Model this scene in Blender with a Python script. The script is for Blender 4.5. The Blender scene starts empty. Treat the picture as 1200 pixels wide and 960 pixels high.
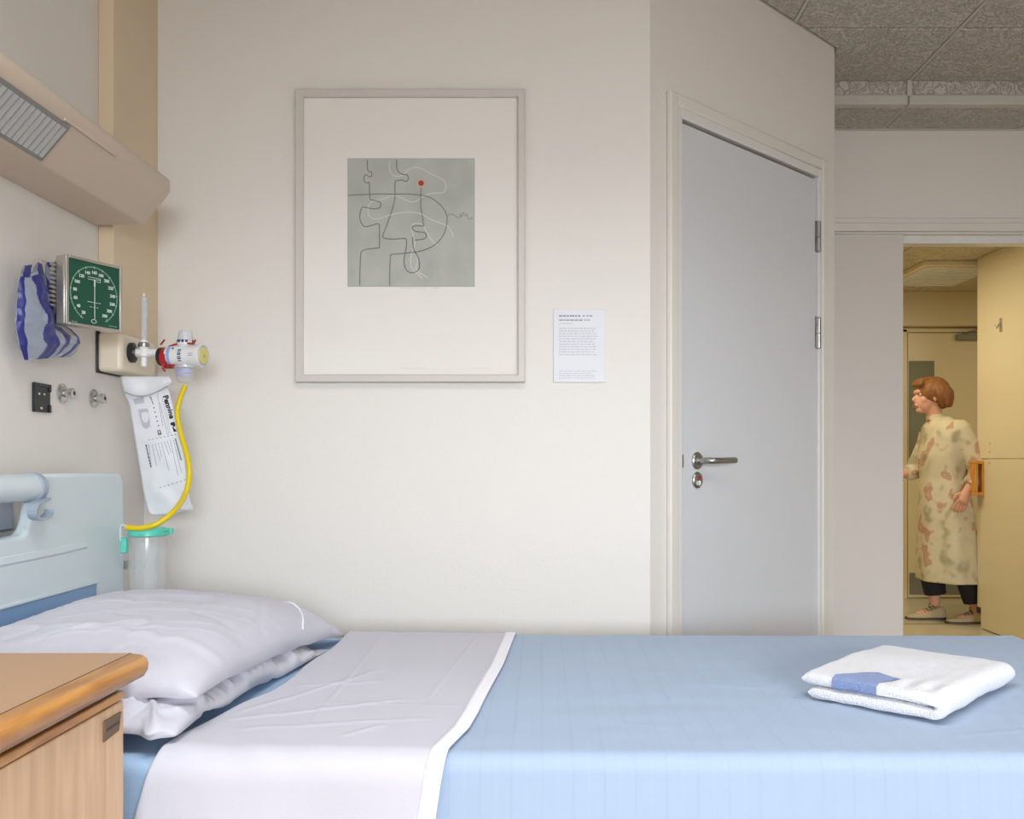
import bpy, bmesh, math, random
from mathutils import Vector, Matrix, noise
random.seed(4)
C = bpy.context.scene.collection
SC = bpy.context.scene
STUFF = {'body_text', 'pencil_notes', 'dial_print', 'bold_print', 'small_print', 'numerals', 'heading', 'fine_print', 'badge_print'}
PI = math.pi
# ------------------------------------------------------------------ camera
H = 1.05
cam_d = bpy.data.cameras.new('camera'); cam = bpy.data.objects.new('camera', cam_d); C.objects.link(cam)
cam.location = (0, 0, H); cam.rotation_euler = (PI/2, 0, 0)
cam_d.sensor_width = 36; cam_d.lens = 33.0
cam_d.shift_x = -35/1200; cam_d.shift_y = 60/1200
cam_d.clip_start = .02
SC.camera = cam
# ------------------------------------------------------------------ world, light, exposure
w = bpy.data.worlds.new('World'); SC.world = w; w.use_nodes = True
bg = w.node_tree.nodes['Background']; bg.inputs[0].default_value = (.62, .74, .92, 1); bg.inputs[1].default_value = .8
SC.view_settings.view_transform = 'Standard'; SC.view_settings.look = 'None'
SC.view_settings.exposure = 0.24; SC.view_settings.gamma = 1
def area(name, loc, rot, sx, sy, power, col, spread=PI):
    d = bpy.data.lights.new(name, 'AREA'); d.shape = 'RECTANGLE'; d.size = sx; d.size_y = sy
    d.energy = power; d.color = col; d.spread = spread
    o = bpy.data.objects.new(name, d); C.objects.link(o); o.location = loc; o.rotation_euler = rot
    return o
# daylight entering by the window behind the camera
area('window_daylight', (1.40, -4.54, 1.62), (PI/2 - math.radians(49), 0, math.radians(8)), 2.3, 1.35, 290, (.84, .92, 1.0), math.radians(116))
# ceiling luminaires of the room, above and behind the viewer
area('room_lamp_left', (-.15, .85, 2.535), (0, 0, 0), 1.15, .55, 15, (.93, .96, 1.0), math.radians(140))
area('room_lamp_right', (1.5, 1.2, 2.535), (0, 0, 0), 1.15, .55, 8, (.93, .96, 1.0), math.radians(140))
area('corridor_lamp_left', (1.75, 5.6, 2.30), (0, 0, 0), .5, 1.1, 18, (1, .88, .62))
area('corridor_lamp_right', (4.1, 5.4, 2.30), (0, 0, 0), .5, 1.1, 11, (1, .88, .62))

# ------------------------------------------------------------------ materials
def lin(c):
    return tuple(((v/255)/12.92 if v/255 <= .04045 else ((v/255+.055)/1.055)**2.4) for v in c)
def mat(name, rgb, rough=.5, metal=0, bump=0, bscale=60, var=0, vscale=3, stretch=(1, 1, 1), alpha=None, coat=0, sheen=0, detail=3):
    m = bpy.data.materials.new(name); m.use_nodes = True
    nt = m.node_tree; b = nt.nodes['Principled BSDF']
    c = lin(rgb) + (1,)
    b.inputs['Base Color'].default_value = c; b.inputs['Roughness'].default_value = rough; b.inputs['Metallic'].default_value = metal
    if coat: b.inputs['Coat Weight'].default_value = coat
    if sheen: b.inputs['Sheen Weight'].default_value = sheen
    if bump or var:
        tc = nt.nodes.new('ShaderNodeTexCoord'); mp = nt.nodes.new('ShaderNodeMapping'); mp.inputs['Scale'].default_value = stretch
        nt.links.new(tc.outputs['Object'], mp.inputs[0])
    if bump:
        n = nt.nodes.new('ShaderNodeTexNoise'); n.inputs['Scale'].default_value = bscale; n.inputs['Detail'].default_value = detail
        nt.links.new(mp.outputs[0], n.inputs['Vector'])
        bp = nt.nodes.new('ShaderNodeBump'); bp.inputs['Strength'].default_value = bump; bp.inputs['Distance'].default_value = .01
        nt.links.new(n.outputs['Fac'], bp.inputs['Height']); nt.links.new(bp.outputs[0], b.inputs['Normal'])
    if var:
        n = nt.nodes.new('ShaderNodeTexNoise'); n.inputs['Scale'].default_value = vscale; n.inputs['Detail'].default_value = 4
        nt.links.new(mp.outputs[0], n.inputs['Vector'])
        r = nt.nodes.new('ShaderNodeValToRGB')
        r.color_ramp.elements[0].position = .3; r.color_ramp.elements[1].position = .7
        r.color_ramp.elements[0].color = tuple(v*(1-var) for v in c[:3]) + (1,)
        r.color_ramp.elements[1].color = tuple(min(1, v*(1+var)) for v in c[:3]) + (1,)
        nt.links.new(n.outputs['Fac'], r.inputs[0]); nt.links.new(r.outputs[0], b.inputs['Base Color'])
    return m
def clear(name, rgb, body=.12, rough=.08, ior=1.45):
    """clear plastic or glass: transparent with a fresnel gloss and a little milky body"""
    m = bpy.data.materials.new(name); m.use_nodes = True; nt = m.node_tree; nt.nodes.clear()
    out = nt.nodes.new('ShaderNodeOutputMaterial'); tr = nt.nodes.new('ShaderNodeBsdfTransparent'); gl = nt.nodes.new('ShaderNodeBsdfGlossy')
    df = nt.nodes.new('ShaderNodeBsdfDiffuse'); lw = nt.nodes.new('ShaderNodeLayerWeight'); pw = nt.nodes.new('ShaderNodeMath'); fr = nt.nodes.new('ShaderNodeMath'); m1 = nt.nodes.new('ShaderNodeMixShader'); m2 = nt.nodes.new('ShaderNodeMixShader')
    c = lin(rgb) + (1,)
    df.inputs[0].default_value = c; gl.inputs['Roughness'].default_value = rough; lw.inputs[0].default_value = .5; pw.operation = 'POWER'; pw.inputs[1].default_value = 4; fr.operation = 'MULTIPLY_ADD'; fr.inputs[1].default_value = .55; fr.inputs[2].default_value = ((ior-1)/(ior+1))**2
    nt.links.new(lw.outputs['Facing'], pw.inputs[0]); nt.links.new(pw.outputs[0], fr.inputs[0])
    m1.inputs[0].default_value = body
    nt.links.new(tr.outputs[0], m1.inputs[1]); nt.links.new(df.outputs[0], m1.inputs[2])
    nt.links.new(fr.outputs[0], m2.inputs[0]); nt.links.new(m1.outputs[0], m2.inputs[1]); nt.links.new(gl.outputs[0], m2.inputs[2])
    nt.links.new(m2.outputs[0], out.inputs[0])
    return m
M = {}
M['wall'] = mat('wall_paint', (232, 227, 220), .55, bump=.06, bscale=180)
M['wallwarm'] = mat('boxing_paint', (224, 204, 174), .5, bump=.05, bscale=120, var=.03)
M['lamp'] = mat('lamp_housing_enamel', (204, 186, 168), .45)
M['gloss'] = mat('white_gloss_trim', (229, 228, 224), .32)
M['archi'] = mat('architrave_paint', (229, 224, 216), .45)
M['door'] = mat('door_laminate', (216, 218, 221), .38, bump=.03, bscale=90)
M['frontdoor'] = mat('leaf_paint', (218, 210, 202), .42)
M['cream'] = mat('corridor_cream_paint', (226, 212, 176), .5, bump=.04, bscale=120)
M['creamleaf'] = mat('cream_laminate', (228, 214, 178), .4)
M['corfloor'] = mat('corridor_vinyl', (205, 196, 172), .22, var=.05, vscale=6)
M['kick'] = mat('grey_kick_plate', (128, 128, 120), .4)
M['dark'] = mat('dark_gap', (38, 34, 30), .8)
M['black'] = mat('black_plastic', (32, 32, 34), .4)
M['steel'] = mat('satin_steel', (176, 176, 172), .28, 1)
M['chrome'] = mat('chrome', (205, 205, 205), .25, 1)
M['red'] = mat('red_plastic', (176, 32, 36), .4)
M['rubber'] = mat('floor_vinyl', (146, 122, 98), .4, var=.04)
M['framewhite'] = mat('picture_frame_paint', (212, 205, 198), .4)
M['paper'] = mat('mount_paper', (240, 236, 229), .75)
M['plate'] = mat('etching_grey', (186, 189, 181), .8, var=.09, vscale=14, bump=.05, bscale=300)
M['plateedge'] = mat('plate_mark_grey', (150, 152, 146), .8)
M['ink'] = mat('grey_ink', (126, 129, 126), .8)
M['inkwhite'] = mat('pale_ink', (214, 216, 206), .8)
M['inkred'] = mat('rust_red_ink', (180, 62, 32), .8)
M['pinkish'] = mat('pale_halo_ink', (200, 188, 176), .8)
M['card'] = mat('caption_card', (229, 230, 234), .5)
M['cardink'] = mat('caption_print', (150, 152, 166), .7)
M['cardink2'] = mat('caption_fine_print', (198, 200, 210), .7)
M['hb'] = mat('headboard_plastic', (208, 220, 224), .35, bump=.03, bscale=200)
M['hbclip'] = mat('grey_clip_plastic', (160, 172, 186), .35)
M['hbblue'] = mat('blue_laminate', (124, 156, 194), .4)
M['green'] = mat('gauge_green', (22, 80, 60), .55)
M['gmark'] = mat('gauge_print', (214, 228, 218), .6)
M['garc'] = mat('gauge_arc_print', (118, 160, 138), .6)
M['galu'] = mat('gauge_frame_metal', (196, 190, 180), .3, .7)
M['box'] = mat('cream_outlet_plastic', (232, 220, 198), .35)
M['whitep'] = mat('white_plastic', (232, 232, 230), .3)
M['clearp'] = clear('clear_plastic', (236, 240, 242), .17, .12, 1.4)
M['clearcap'] = clear('clear_cap_plastic', (232, 234, 238), .55)
M['glass'] = clear('picture_glass', (255, 255, 255), 0.0, .02, 1.35)
M['tealp'] = mat('teal_plastic', (92, 206, 184), .3)
M['yellow'] = mat('yellow_tubing', (222, 196, 22), .3)
M['yeldial'] = mat('yellow_dial', (216, 208, 120), .4)
M['navy'] = mat('navy_print', (38, 56, 110), .5)
M['bluep'] = mat('pale_blue_print', (150, 176, 220), .5)
M['pkg'] = mat('package_paper', (226, 228, 232), .55, bump=.12, bscale=30)
M['pkgink'] = mat('package_ink', (30, 30, 34), .6)
M['pkggrey'] = mat('package_grey_print', (150, 152, 164), .6)
M['bagclear'] = clear('bag_film', (178, 190, 208), .55, .14, 1.7)
M['bagblue'] = mat('bag_blue_stripe', (40, 44, 122), .34)
M['cabtop'] = mat('taupe_laminate', (178, 142, 108), .42, bump=.02, bscale=200)
M['badge'] = mat('brown_badge', (110, 88, 68), .5)
M['badgedk'] = mat('badge_print', (70, 52, 42), .5)
M['linen'] = mat('white_cotton', (199, 198, 208), .8, bump=.08, bscale=500, sheen=.1)
M['linenseam'] = mat('white_cotton_seam', (244, 244, 250), .8)
M['fitted'] = mat('blue_cotton', (158, 188, 218), .8, bump=.08, bscale=500)
M['towel'] = mat('white_terry', (244, 244, 248), .95, bump=.6, bscale=420, sheen=.3, detail=2)
M['towelblue'] = mat('blue_terry', (150, 172, 226), .95, bump=.9, bscale=420, sheen=.3, detail=2)
M['mattress'] = mat('mattress_cover', (90, 110, 140), .5)
M['skin'] = mat('skin', (214, 158, 130), .5)
M['lips'] = mat('lip_skin', (178, 96, 88), .5)
M['hair'] = mat('auburn_hair', (138, 88, 44), .6, bump=.6, bscale=60, var=.2, vscale=30, stretch=(1, 1, .3))
M['trousers'] = mat('black_trousers', (26, 22, 30), .8)
M['shoe'] = mat('beige_suede', (190, 172, 138), .8)
M['sole'] = mat('pale_sole', (90, 80, 64), .7)
M['eye'] = mat('eye_white', (196, 184, 172), .3)
M['iris'] = mat('dark_iris', (50, 40, 34), .3)

def wood(name, a, b_, scale, stretch, rough=.4):
    m = bpy.data.materials.new(name); m.use_nodes = True; nt = m.node_tree; b = nt.nodes['Principled BSDF']
    tc = nt.nodes.new('ShaderNodeTexCoord'); mp = nt.nodes.new('ShaderNodeMapping'); mp.inputs['Scale'].default_value = stretch
    n = nt.nodes.new('ShaderNodeTexNoise'); n.inputs['Scale'].default_value = scale; n.inputs['Detail'].default_value = 6; n.inputs['Distortion'].default_value = .4
    r = nt.nodes.new('ShaderNodeValToRGB'); r.color_ramp.elements[0].position = .32; r.color_ramp.elements[1].position = .68
    r.color_ramp.elements[0].color = lin(a) + (1,); r.color_ramp.elements[1].color = lin(b_) + (1,)
    nt.links.new(tc.outputs['Object'], mp.inputs[0]); nt.links.new(mp.outputs[0], n.inputs['Vector']); nt.links.new(n.outputs['Fac'], r.inputs[0])
    nt.links.new(r.outputs[0], b.inputs['Base Color']); b.inputs['Roughness'].default_value = rough
    return m
M['oak'] = wood('oak_veneer', (206, 164, 124), (228, 192, 152), 9, (6, 6, .5))
M['trimwood'] = wood('honey_hardwood', (168, 112, 54), (202, 148, 82), 14, (5, .7, 5), .32)
M['pullwood'] = wood('orange_pull_wood', (196, 128, 40), (224, 160, 70), 14, (4, 4, .8), .4)

def ceiling_mat():
    m = bpy.data.materials.new('textured_ceiling_tile'); m.use_nodes = True; nt = m.node_tree; b = nt.nodes['Principled BSDF']
    b.inputs['Roughness'].default_value = .9
    tc = nt.nodes.new('ShaderNodeTexCoord'); mp = nt.nodes.new('ShaderNodeMapping'); mp.inputs['Scale'].default_value = (1, 1, 1)
    n = nt.nodes.new('ShaderNodeTexNoise'); n.inputs['Scale'].default_value = 27; n.inputs['Detail'].default_value = 2.5; n.inputs['Distortion'].default_value = 2.2
    nt.links.new(tc.outputs['Object'], mp.inputs[0]); nt.links.new(mp.outputs[0], n.inputs['Vector'])
    # thin worm-like grooves where the noise crosses its middle value
    s = nt.nodes.new('ShaderNodeMath'); s.operation = 'SUBTRACT'; s.inputs[1].default_value = .5
    a = nt.nodes.new('ShaderNodeMath'); a.operation = 'ABSOLUTE'
    r = nt.nodes.new('ShaderNodeMapRange'); r.inputs['From Min'].default_value = 0; r.inputs['From Max'].default_value = .07
    nt.links.new(n.outputs['Fac'], s.inputs[0]); nt.links.new(s.outputs[0], a.inputs[0]); nt.links.new(a.outputs[0], r.inputs['Value'])
    bp = nt.nodes.new('ShaderNodeBump'); bp.inputs['Strength'].default_value = .7; bp.inputs['Distance'].default_value = .006
    nt.links.new(r.outputs[0], bp.inputs['Height']); nt.links.new(bp.outputs[0], b.inputs['Normal'])
    cr = nt.nodes.new('ShaderNodeValToRGB'); cr.color_ramp.elements[0].color = lin((184, 178, 170)) + (1,); cr.color_ramp.elements[1].color = lin((212, 208, 201)) + (1,)
    nt.links.new(r.outputs[0], cr.inputs[0]); nt.links.new(cr.outputs[0], b.inputs['Base Color'])
    return m
M['tile'] = ceiling_mat()
M['grid'] = mat('ceiling_grid_paint', (206, 202, 194), .6)

def coverlet_mat():
    m = bpy.data.materials.new('blue_woven_coverlet'); m.use_nodes = True; nt = m.node_tree; b = nt.nodes['Principled BSDF']
    b.inputs['Roughness'].default_value = .8; b.inputs['Sheen Weight'].default_value = .15
    tc = nt.nodes.new('ShaderNodeTexCoord'); sp = nt.nodes.new('ShaderNodeSeparateXYZ'); nt.links.new(tc.outputs['Object'], sp.inputs[0])
    mu = nt.nodes.new('ShaderNodeMath'); mu.operation = 'MULTIPLY'; mu.inputs[1].default_value = 1/.044
    fr = nt.nodes.new('ShaderNodeMath'); fr.operation = 'FRACT'
    nt.links.new(sp.outputs['X'], mu.inputs[0]); nt.links.new(mu.outputs[0], fr.inputs[0])
    cr = nt.nodes.new('ShaderNodeValToRGB'); e = cr.color_ramp.elements
    base = lin((160, 179, 203)); dk = tuple(v*.975 for v in base); lt = tuple(v*1.02 for v in base)
    e[0].position = 0; e[0].color = dk + (1,); e[1].position = .05; e[1].color = base + (1,)
    for p, c in ((.46, base), (.50, lt), (.54, lt), (.58, base), (.95, base), (1, dk)):
        x = e.new(p); x.color = c + (1,)
    nt.links.new(fr.outputs[0], cr.inputs[0]); nt.links.new(cr.outputs[0], b.inputs['Base Color'])
    n = nt.nodes.new('ShaderNodeTexNoise'); n.inputs['Scale'].default_value = 420; nt.links.new(tc.outputs['Object'], n.inputs['Vector'])
    ad = nt.nodes.new('ShaderNodeMath'); ad.operation = 'MULTIPLY_ADD'; ad.inputs[1].default_value = .25
    rb = nt.nodes.new('ShaderNodeValToRGB'); rb.color_ramp.elements[0].color = (0, 0, 0, 1); rb.color_ramp.elements[1].position = .06
    nt.links.new(fr.outputs[0], rb.inputs[0]); nt.links.new(n.outputs['Fac'], ad.inputs[0]); nt.links.new(rb.outputs[0], ad.inputs[2])
    bp = nt.nodes.new('ShaderNodeBump'); bp.inputs['Strength'].default_value = .2; bp.inputs['Distance'].default_value = .002
    nt.links.new(ad.outputs[0], bp.inputs['Height']); nt.links.new(bp.outputs[0], b.inputs['Normal'])
    return m
M['coverlet'] = coverlet_mat()

def coat_mat():
    m = bpy.data.materials.new('printed_beige_cloth'); m.use_nodes = True; nt = m.node_tree; b = nt.nodes['Principled BSDF']; b.inputs['Roughness'].default_value = .85
    tc = nt.nodes.new('ShaderNodeTexCoord')
    n = nt.nodes.new('ShaderNodeTexNoise'); n.inputs['Scale'].default_value = 7; n.inputs['Detail'].default_value = 2; nt.links.new(tc.outputs['Object'], n.inputs['Vector'])
    cr = nt.nodes.new('ShaderNodeValToRGB'); e = cr.color_ramp.elements
    e[0].position = .36; e[0].color = lin((172, 160, 132)) + (1,); e[1].position = .44; e[1].color = lin((206, 194, 162)) + (1,)
    for p, c in ((.56, (212, 200, 168)), (.62, (188, 142, 120)), (.66, (200, 168, 142)), (.72, (150, 148, 120))):
        x = e.new(p); x.color = lin(c) + (1,)
    nt.links.new(n.outputs['Fac'], cr.inputs[0]); nt.links.new(cr.outputs[0], b.inputs['Base Color'])
    return m
M['coat'] = coat_mat()

# ------------------------------------------------------------------ mesh helpers
class MB:
    def __init__(s): s.bm = bmesh.new()
    def box(s, x0, x1, y0, y1, z0, z1, m=None):
        vs = [s.bm.verts.new(Vector((x, y, z)) if m is None else m @ Vector((x, y, z))) for x in (x0, x1) for y in (y0, y1) for z in (z0, z1)]
        for f in ((0, 1, 3, 2), (4, 6, 7, 5), (0, 4, 5, 1), (2, 3, 7, 6), (0, 2, 6, 4), (1, 5, 7, 3)):
            s.bm.faces.new([vs[i] for i in f])
        return s
    def prism(s, pts, vec):
        """closed polygon of 3-D points swept by vec"""
        v = Vector(vec); a = [s.bm.verts.new(Vector(p)) for p in pts]; b = [s.bm.verts.new(Vector(p) + v) for p in pts]; n = len(a)
        s.bm.faces.new(a); s.bm.faces.new(b[::-1])
        for i in range(n): s.bm.faces.new([a[i], b[i], b[(i+1) % n], a[(i+1) % n]])
        return s
    def rings(s, rings, cap=True, closed=False):
        R = [[s.bm.verts.new(Vector(p)) for p in r] for r in rings]; n = len(R[0])
        pairs = list(zip(R[:-1], R[1:])) + ([(R[-1], R[0])] if closed else [])
        for A, B in pairs:
            for i in range(n): s.bm.faces.new([A[i], A[(i+1) % n], B[(i+1) % n], B[i]])
        if cap and not closed:
            s.bm.faces.new(R[0][::-1]); s.bm.faces.new(R[-1])
        return s
    def lathe(s, prof, o, axis, n=24, cap=True):
        """prof = (distance along axis, radius) list"""
        ax = Vector(axis).normalized(); t = Vector((0, 0, 1)) if abs(ax.z) < .9 else Vector((1, 0, 0))
        e1 = ax.cross(t).normalized(); e2 = ax.cross(e1); o = Vector(o)
        return s.rings([[o + ax*d + (e1*math.cos(2*PI*i/n) + e2*math.sin(2*PI*i/n))*max(r, 1e-5) for i in range(n)] for d, r in prof], cap)
    def tube(s, pts, rad, n=10, flat=None):
        pts = [Vector(p) for p in pts]; rs = rad if isinstance(rad, (list, tuple)) else [rad]*len(pts); rings = []
        prev = None
        for i, p in enumerate(pts):
            d = (pts[min(i+1, len(pts)-1)] - pts[max(i-1, 0)]).normalized()
            if prev is None:
                t = Vector((0, 0, 1)) if abs(d.z) < .9 else Vector((0, 1, 0)); e1 = d.cross(t).normalized()
            else:
                e1 = (prev - d*prev.dot(d)).normalized()
            prev = e1; e2 = d.cross(e1)
            rings.append([p + (e1*math.cos(2*PI*k/n) + e2*math.sin(2*PI*k/n))*rs[i] for k in range(n)])
        return s.rings(rings)
    def ball(s, c, r, n=12, scale=(1, 1, 1), rot=None):
        c = Vector(c); m = rot or Matrix.Identity(3); rings = []
        for j in range(1, n):
            a = PI*j/n
            rings.append([c + m @ Vector((r*scale[0]*math.sin(a)*math.cos(2*PI*k/(2*n)), r*scale[1]*math.sin(a)*math.sin(2*PI*k/(2*n)), r*scale[2]*math.cos(a))) for k in range(2*n)])
        return s.rings(rings)
    def grid(s, fn, nu, nv):
        V = [[s.bm.verts.new(Vector(fn(i/nu, j/nv))) for j in range(nv+1)] for i in range(nu+1)]
        for i in range(nu):
            for j in range(nv): s.bm.faces.new([V[i][j], V[i+1][j], V[i+1][j+1], V[i][j+1]])
        return s
    def ribbon(s, pts, wd, nrm, th=.0004):
        """flat printed line of width wd with small thickness along nrm"""
        pts = [Vector(p) for p in pts]; nrm = Vector(nrm).normalized(); rings = []
        for i, p in enumerate(pts):
            d = (pts[min(i+1, len(pts)-1)] - pts[max(i-1, 0)]).normalized(); e = d.cross(nrm).normalized()*wd/2
            rings.append([p-e, p+e, p+e+nrm*th, p-e+nrm*th])
        return s.rings(rings)
ORG = {}
def obj(name, mb, m, parent=None, bevel=0, smooth=35, label=None, seg=2, solid=0, sub=0):
    me = bpy.data.meshes.new(name)
    bmesh.ops.recalc_face_normals(mb.bm, faces=mb.bm.faces)
    org = ORG.get(parent.name, Vector((0, 0, 0))) if parent else None
    if org is None:
        org = Vector((0, 0, 0))
    bmesh.ops.translate(mb.bm, verts=mb.bm.verts, vec=-org)
    mb.bm.to_mesh(me); mb.bm.free()
    for mm in (m if isinstance(m, list) else [m]): me.materials.append(M[mm] if isinstance(mm, str) else mm)
    if smooth:
        me.shade_smooth(); me.set_sharp_from_angle(angle=math.radians(smooth))
    o = bpy.data.objects.new(name, me); C.objects.link(o)
    if parent: o.parent = parent
    ORG[o.name] = org
    if solid:
        s = o.modifiers.new('thickness', 'SOLIDIFY'); s.thickness = solid; s.offset = 0
    if bevel:
        b = o.modifiers.new('bevel', 'BEVEL'); b.width = bevel; b.segments = seg; b.limit_method = 'ANGLE'; b.angle_limit = math.radians(40)
        if hasattr(b, 'harden_normals'): b.harden_normals = False
    if label: o['label'] = label
    if name in STUFF: o['kind'] = 'stuff'
    return o
def thing(name, label, cat, loc, group=None):
    o = bpy.data.objects.new(name, None); C.objects.link(o); o.location = loc; o.empty_display_size = .05
    o['label'] = label; o['category'] = cat
    if group: o['group'] = group
    ORG[o.name] = Vector(loc)
    return o
def tag(o, label, cat, group=None):
    o['label'] = label; o['category'] = cat
    if group: o['group'] = group
    return o
def struct(name, mb, m, label=None, cat=None, **k):
    o = obj(name, mb, m, **k); o['kind'] = 'structure'
    o['label'] = label or name.replace('_', ' '); o['category'] = cat or name.split('_')[0]
    return o
def spline(pts, n=8):
    P = [Vector(p) for p in pts]; out = []
    for i in range(len(P)-1):
        a, b, c, d = P[max(i-1, 0)], P[i], P[i+1], P[min(i+2, len(P)-1)]
        for k in range(n):
            t = k/n
            out.append(.5*((2*b) + (c-a)*t + (2*a-5*b+4*c-d)*t*t + (3*b-a-3*c+d)*t**3))
    out.append(P[-1]); return out
def text_mb(mb, s, size, mtx, ex=.0003, bold=0, align='CENTER'):
    cu = bpy.data.curves.new('t', 'FONT'); cu.body = s; cu.size = size; cu.extrude = ex; cu.align_x = align; cu.align_y = 'CENTER'; cu.offset = bold
    cu.resolution_u = 3
    o = bpy.data.objects.new('t', cu); C.objects.link(o)
    dg = bpy.context.evaluated_depsgraph_get(); me = bpy.data.meshes.new_from_object(o.evaluated_get(dg))
    me.transform(mtx); mb.bm.from_mesh(me)
    bpy.data.objects.remove(o); bpy.data.curves.remove(cu); bpy.data.meshes.remove(me)
def remeshed(mb, voxel, smooth_it=4):
    me = bpy.data.meshes.new('r'); bmesh.ops.recalc_face_normals(mb.bm, faces=mb.bm.faces); mb.bm.to_mesh(me)
    o = bpy.data.objects.new('r', me); C.objects.link(o)
    r = o.modifiers.new('r', 'REMESH'); r.mode = 'VOXEL'; r.voxel_size = voxel
    s = o.modifiers.new('s', 'SMOOTH'); s.iterations = smooth_it; s.factor = .5
    dg = bpy.context.evaluated_depsgraph_get(); m2 = bpy.data.meshes.new_from_object(o.evaluated_get(dg))
    out = MB(); out.bm.from_mesh(m2); bpy.data.objects.remove(o); mb.bm.free(); return out
def frame_mtx(o, ex, ey):
    ex = Vector(ex).normalized(); ey = Vector(ey).normalized(); ez = ex.cross(ey)
    m = Matrix((ex, ey, ez)).transposed().to_4x4(); m.translation = Vector(o); return m

# ------------------------------------------------------------------ room shell
XL, YB, CX = -1.127, 2.66, .307            # left wall, picture wall, corner with the angled wall
ZC, ZC2, YS, YF = H+1.5, H+1.41, 3.72, 4.0  # ceiling, lower ceiling, step, end wall
XR, YN = 2.75, -4.6
S2 = math.sqrt(2)
AW = frame_mtx((CX, YB, 0), (1, 1, 0), (-1, 1, 0))   # local x along the angled wall, local y into the wall, z up
LEN = (1.066-CX)*S2
def A(u, n, z): return AW @ Vector((u, -n, z))       # n = distance proud of the wall
struct('floor', MB().box(XL-.1, XR+.1, YN-.1, YF, -.1, 0), 'rubber', 'warm brown vinyl floor of the patient room, out of view', 'floor')  # unseen floor; brown tone set so its bounce warms the upper walls
struct('wall_left', MB().box(XL-.1, XL, YN, YB+.1, 0, ZC+.1), 'wall', 'off-white wall behind the headboard')
struct('wall_back', MB().box(XL, CX, YB, YB+.1, 0, ZC+.1), 'wall', 'off-white wall that carries the framed print')
DU0, DU1, DZ = .138, .932, H+.997            # angled door opening
LN = .026
mb = MB()
mb.box(0, DU0-LN, 0, .1, 0, ZC+.1, AW); mb.box(DU1+LN, LEN, 0, .1, 0, ZC+.1, AW); mb.box(DU0-LN, DU1+LN, 0, .1, DZ+.034, ZC+.1, AW)
struct('wall_angled', mb, 'wall', 'angled off-white wall around the grey door')
struct('wall_inner', MB().box(.96, 1.066, 3.43, YF+.1, 0, ZC+.1), 'wall', 'short off-white wall running back from the angled wall', 'wall')
OX0, OX1, OZ = 1.10, 2.62, H+.975            # end-wall opening
mb = MB(); mb.box(1.066, OX0, YF, YF+.1, 0, ZC+.1); mb.box(OX1, XR+.1, YF, YF+.1, 0, ZC+.1); mb.box(OX0, OX1, YF, YF+.1, OZ, ZC+.1)
struct('wall_far', mb, 'wall', 'off-white end wall above the corridor doorway')
struct('wall_right', MB().box(XR, XR+.1, YN, YF, 0, ZC+.1), 'wall', 'off-white wall opposite the headboard')
mb = MB(); mb.box(XL, .2, YN-.1, YN, 0, ZC); mb.box(2.6, XR, YN-.1, YN, 0, ZC); mb.box(.2, 2.6, YN-.1, YN, 0, .85); mb.box(.2, 2.6, YN-.1, YN, 2.35, ZC)
struct('wall_near', mb, 'wall', 'off-white wall with the window behind the viewer')
mb = MB(); mb.box(.2, 2.6, YN-.08, YN-.03, .85, .9); mb.box(.2, 2.6, YN-.08, YN-.03, 2.30, 2.35)
for x in (.2, 1.375, 2.55): mb.box(x, x+.05, YN-.08, YN-.03, .9, 2.30)
struct('window_1', mb, 'gloss', 'white window frame behind the viewer')
# corner boxing
struct('trim_1', MB().box(XL, -1.088, 2.384, YB, H+.24, ZC), 'wallwarm', 'pale beige pipe boxing in the corner behind the bed', 'boxing', bevel=.002)
# ceiling with its tiles
mb = MB(); mb.box(XL-.1, XR+.1, YN, YS, ZC+.012, ZC+.1); mb.box(XL-.1, XR+.1, YS, YF+.1, ZC2+.012, ZC+.1)
ceil = struct('ceiling', mb, 'grid', 'suspended ceiling of grey textured tiles with a step down before the end wall')
tile_cache = {}
def tile(poly, z, th=.012, inset=.006):
    """bevelled tile hanging from z, polygon in plan"""
    key = None
    cx = sum(p[0] for p in poly)/len(poly); cy = sum(p[1] for p in poly)/len(poly)
    loc = [(round(p[0]-cx, 4), round(p[1]-cy, 4)) for p in poly]; key = tuple(loc)
    if key not in tile_cache:
        b = bmesh.new(); n = len(loc)
        def shrink(d):
            out = []
            for i in range(n):
                a, p, c = Vector(loc[i-1]), Vector(loc[i]), Vector(loc[(i+1) % n])
                d1 = (p-a).normalized(); d2 = (c-p).normalized(); n1 = Vector((-d1.y, d1.x)); n2 = Vector((-d2.y, d2.x))
                k = (n1+n2)/(1+n1.dot(n2)); out.append(p + k*d)
            return out
        r0 = [b.verts.new((p.x, p.y, 0)) for p in shrink(.006)]; r1 = [b.verts.new((p.x, p.y, -th*.5)) for p in shrink(.006)]; r2 = [b.verts.new((p.x, p.y, -th)) for p in shrink(.006+inset)]
        for A_, B_ in ((r0, r1), (r1, r2)):
            for i in range(n): b.faces.new([A_[i], A_[(i+1) % n], B_[(i+1) % n], B_[i]])
        b.faces.new(r2); b.faces.new(r0[::-1]); bmesh.ops.recalc_face_normals(b, faces=b.faces)
        me = bpy.data.meshes.new('ceiling_tile'); b.to_mesh(me); b.free(); me.materials.append(M['tile']); tile_cache[key] = me
    o = bpy.data.objects.new('ceiling_tile', tile_cache[key]); C.objects.link(o); o.parent = ceil; o.location = (cx, cy, z+.012)
xs = [-.333+.6*i for i in range(-1, 6)]; xs[0] = XL; xs = [XL, -.333, .267, .867, 1.453, 2.053, XR]
ys = [3.26-.6*i for i in range(0, 14)]; ys.append(YN); ys = sorted(set(round(max(y, YN), 4) for y in ys))
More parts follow.
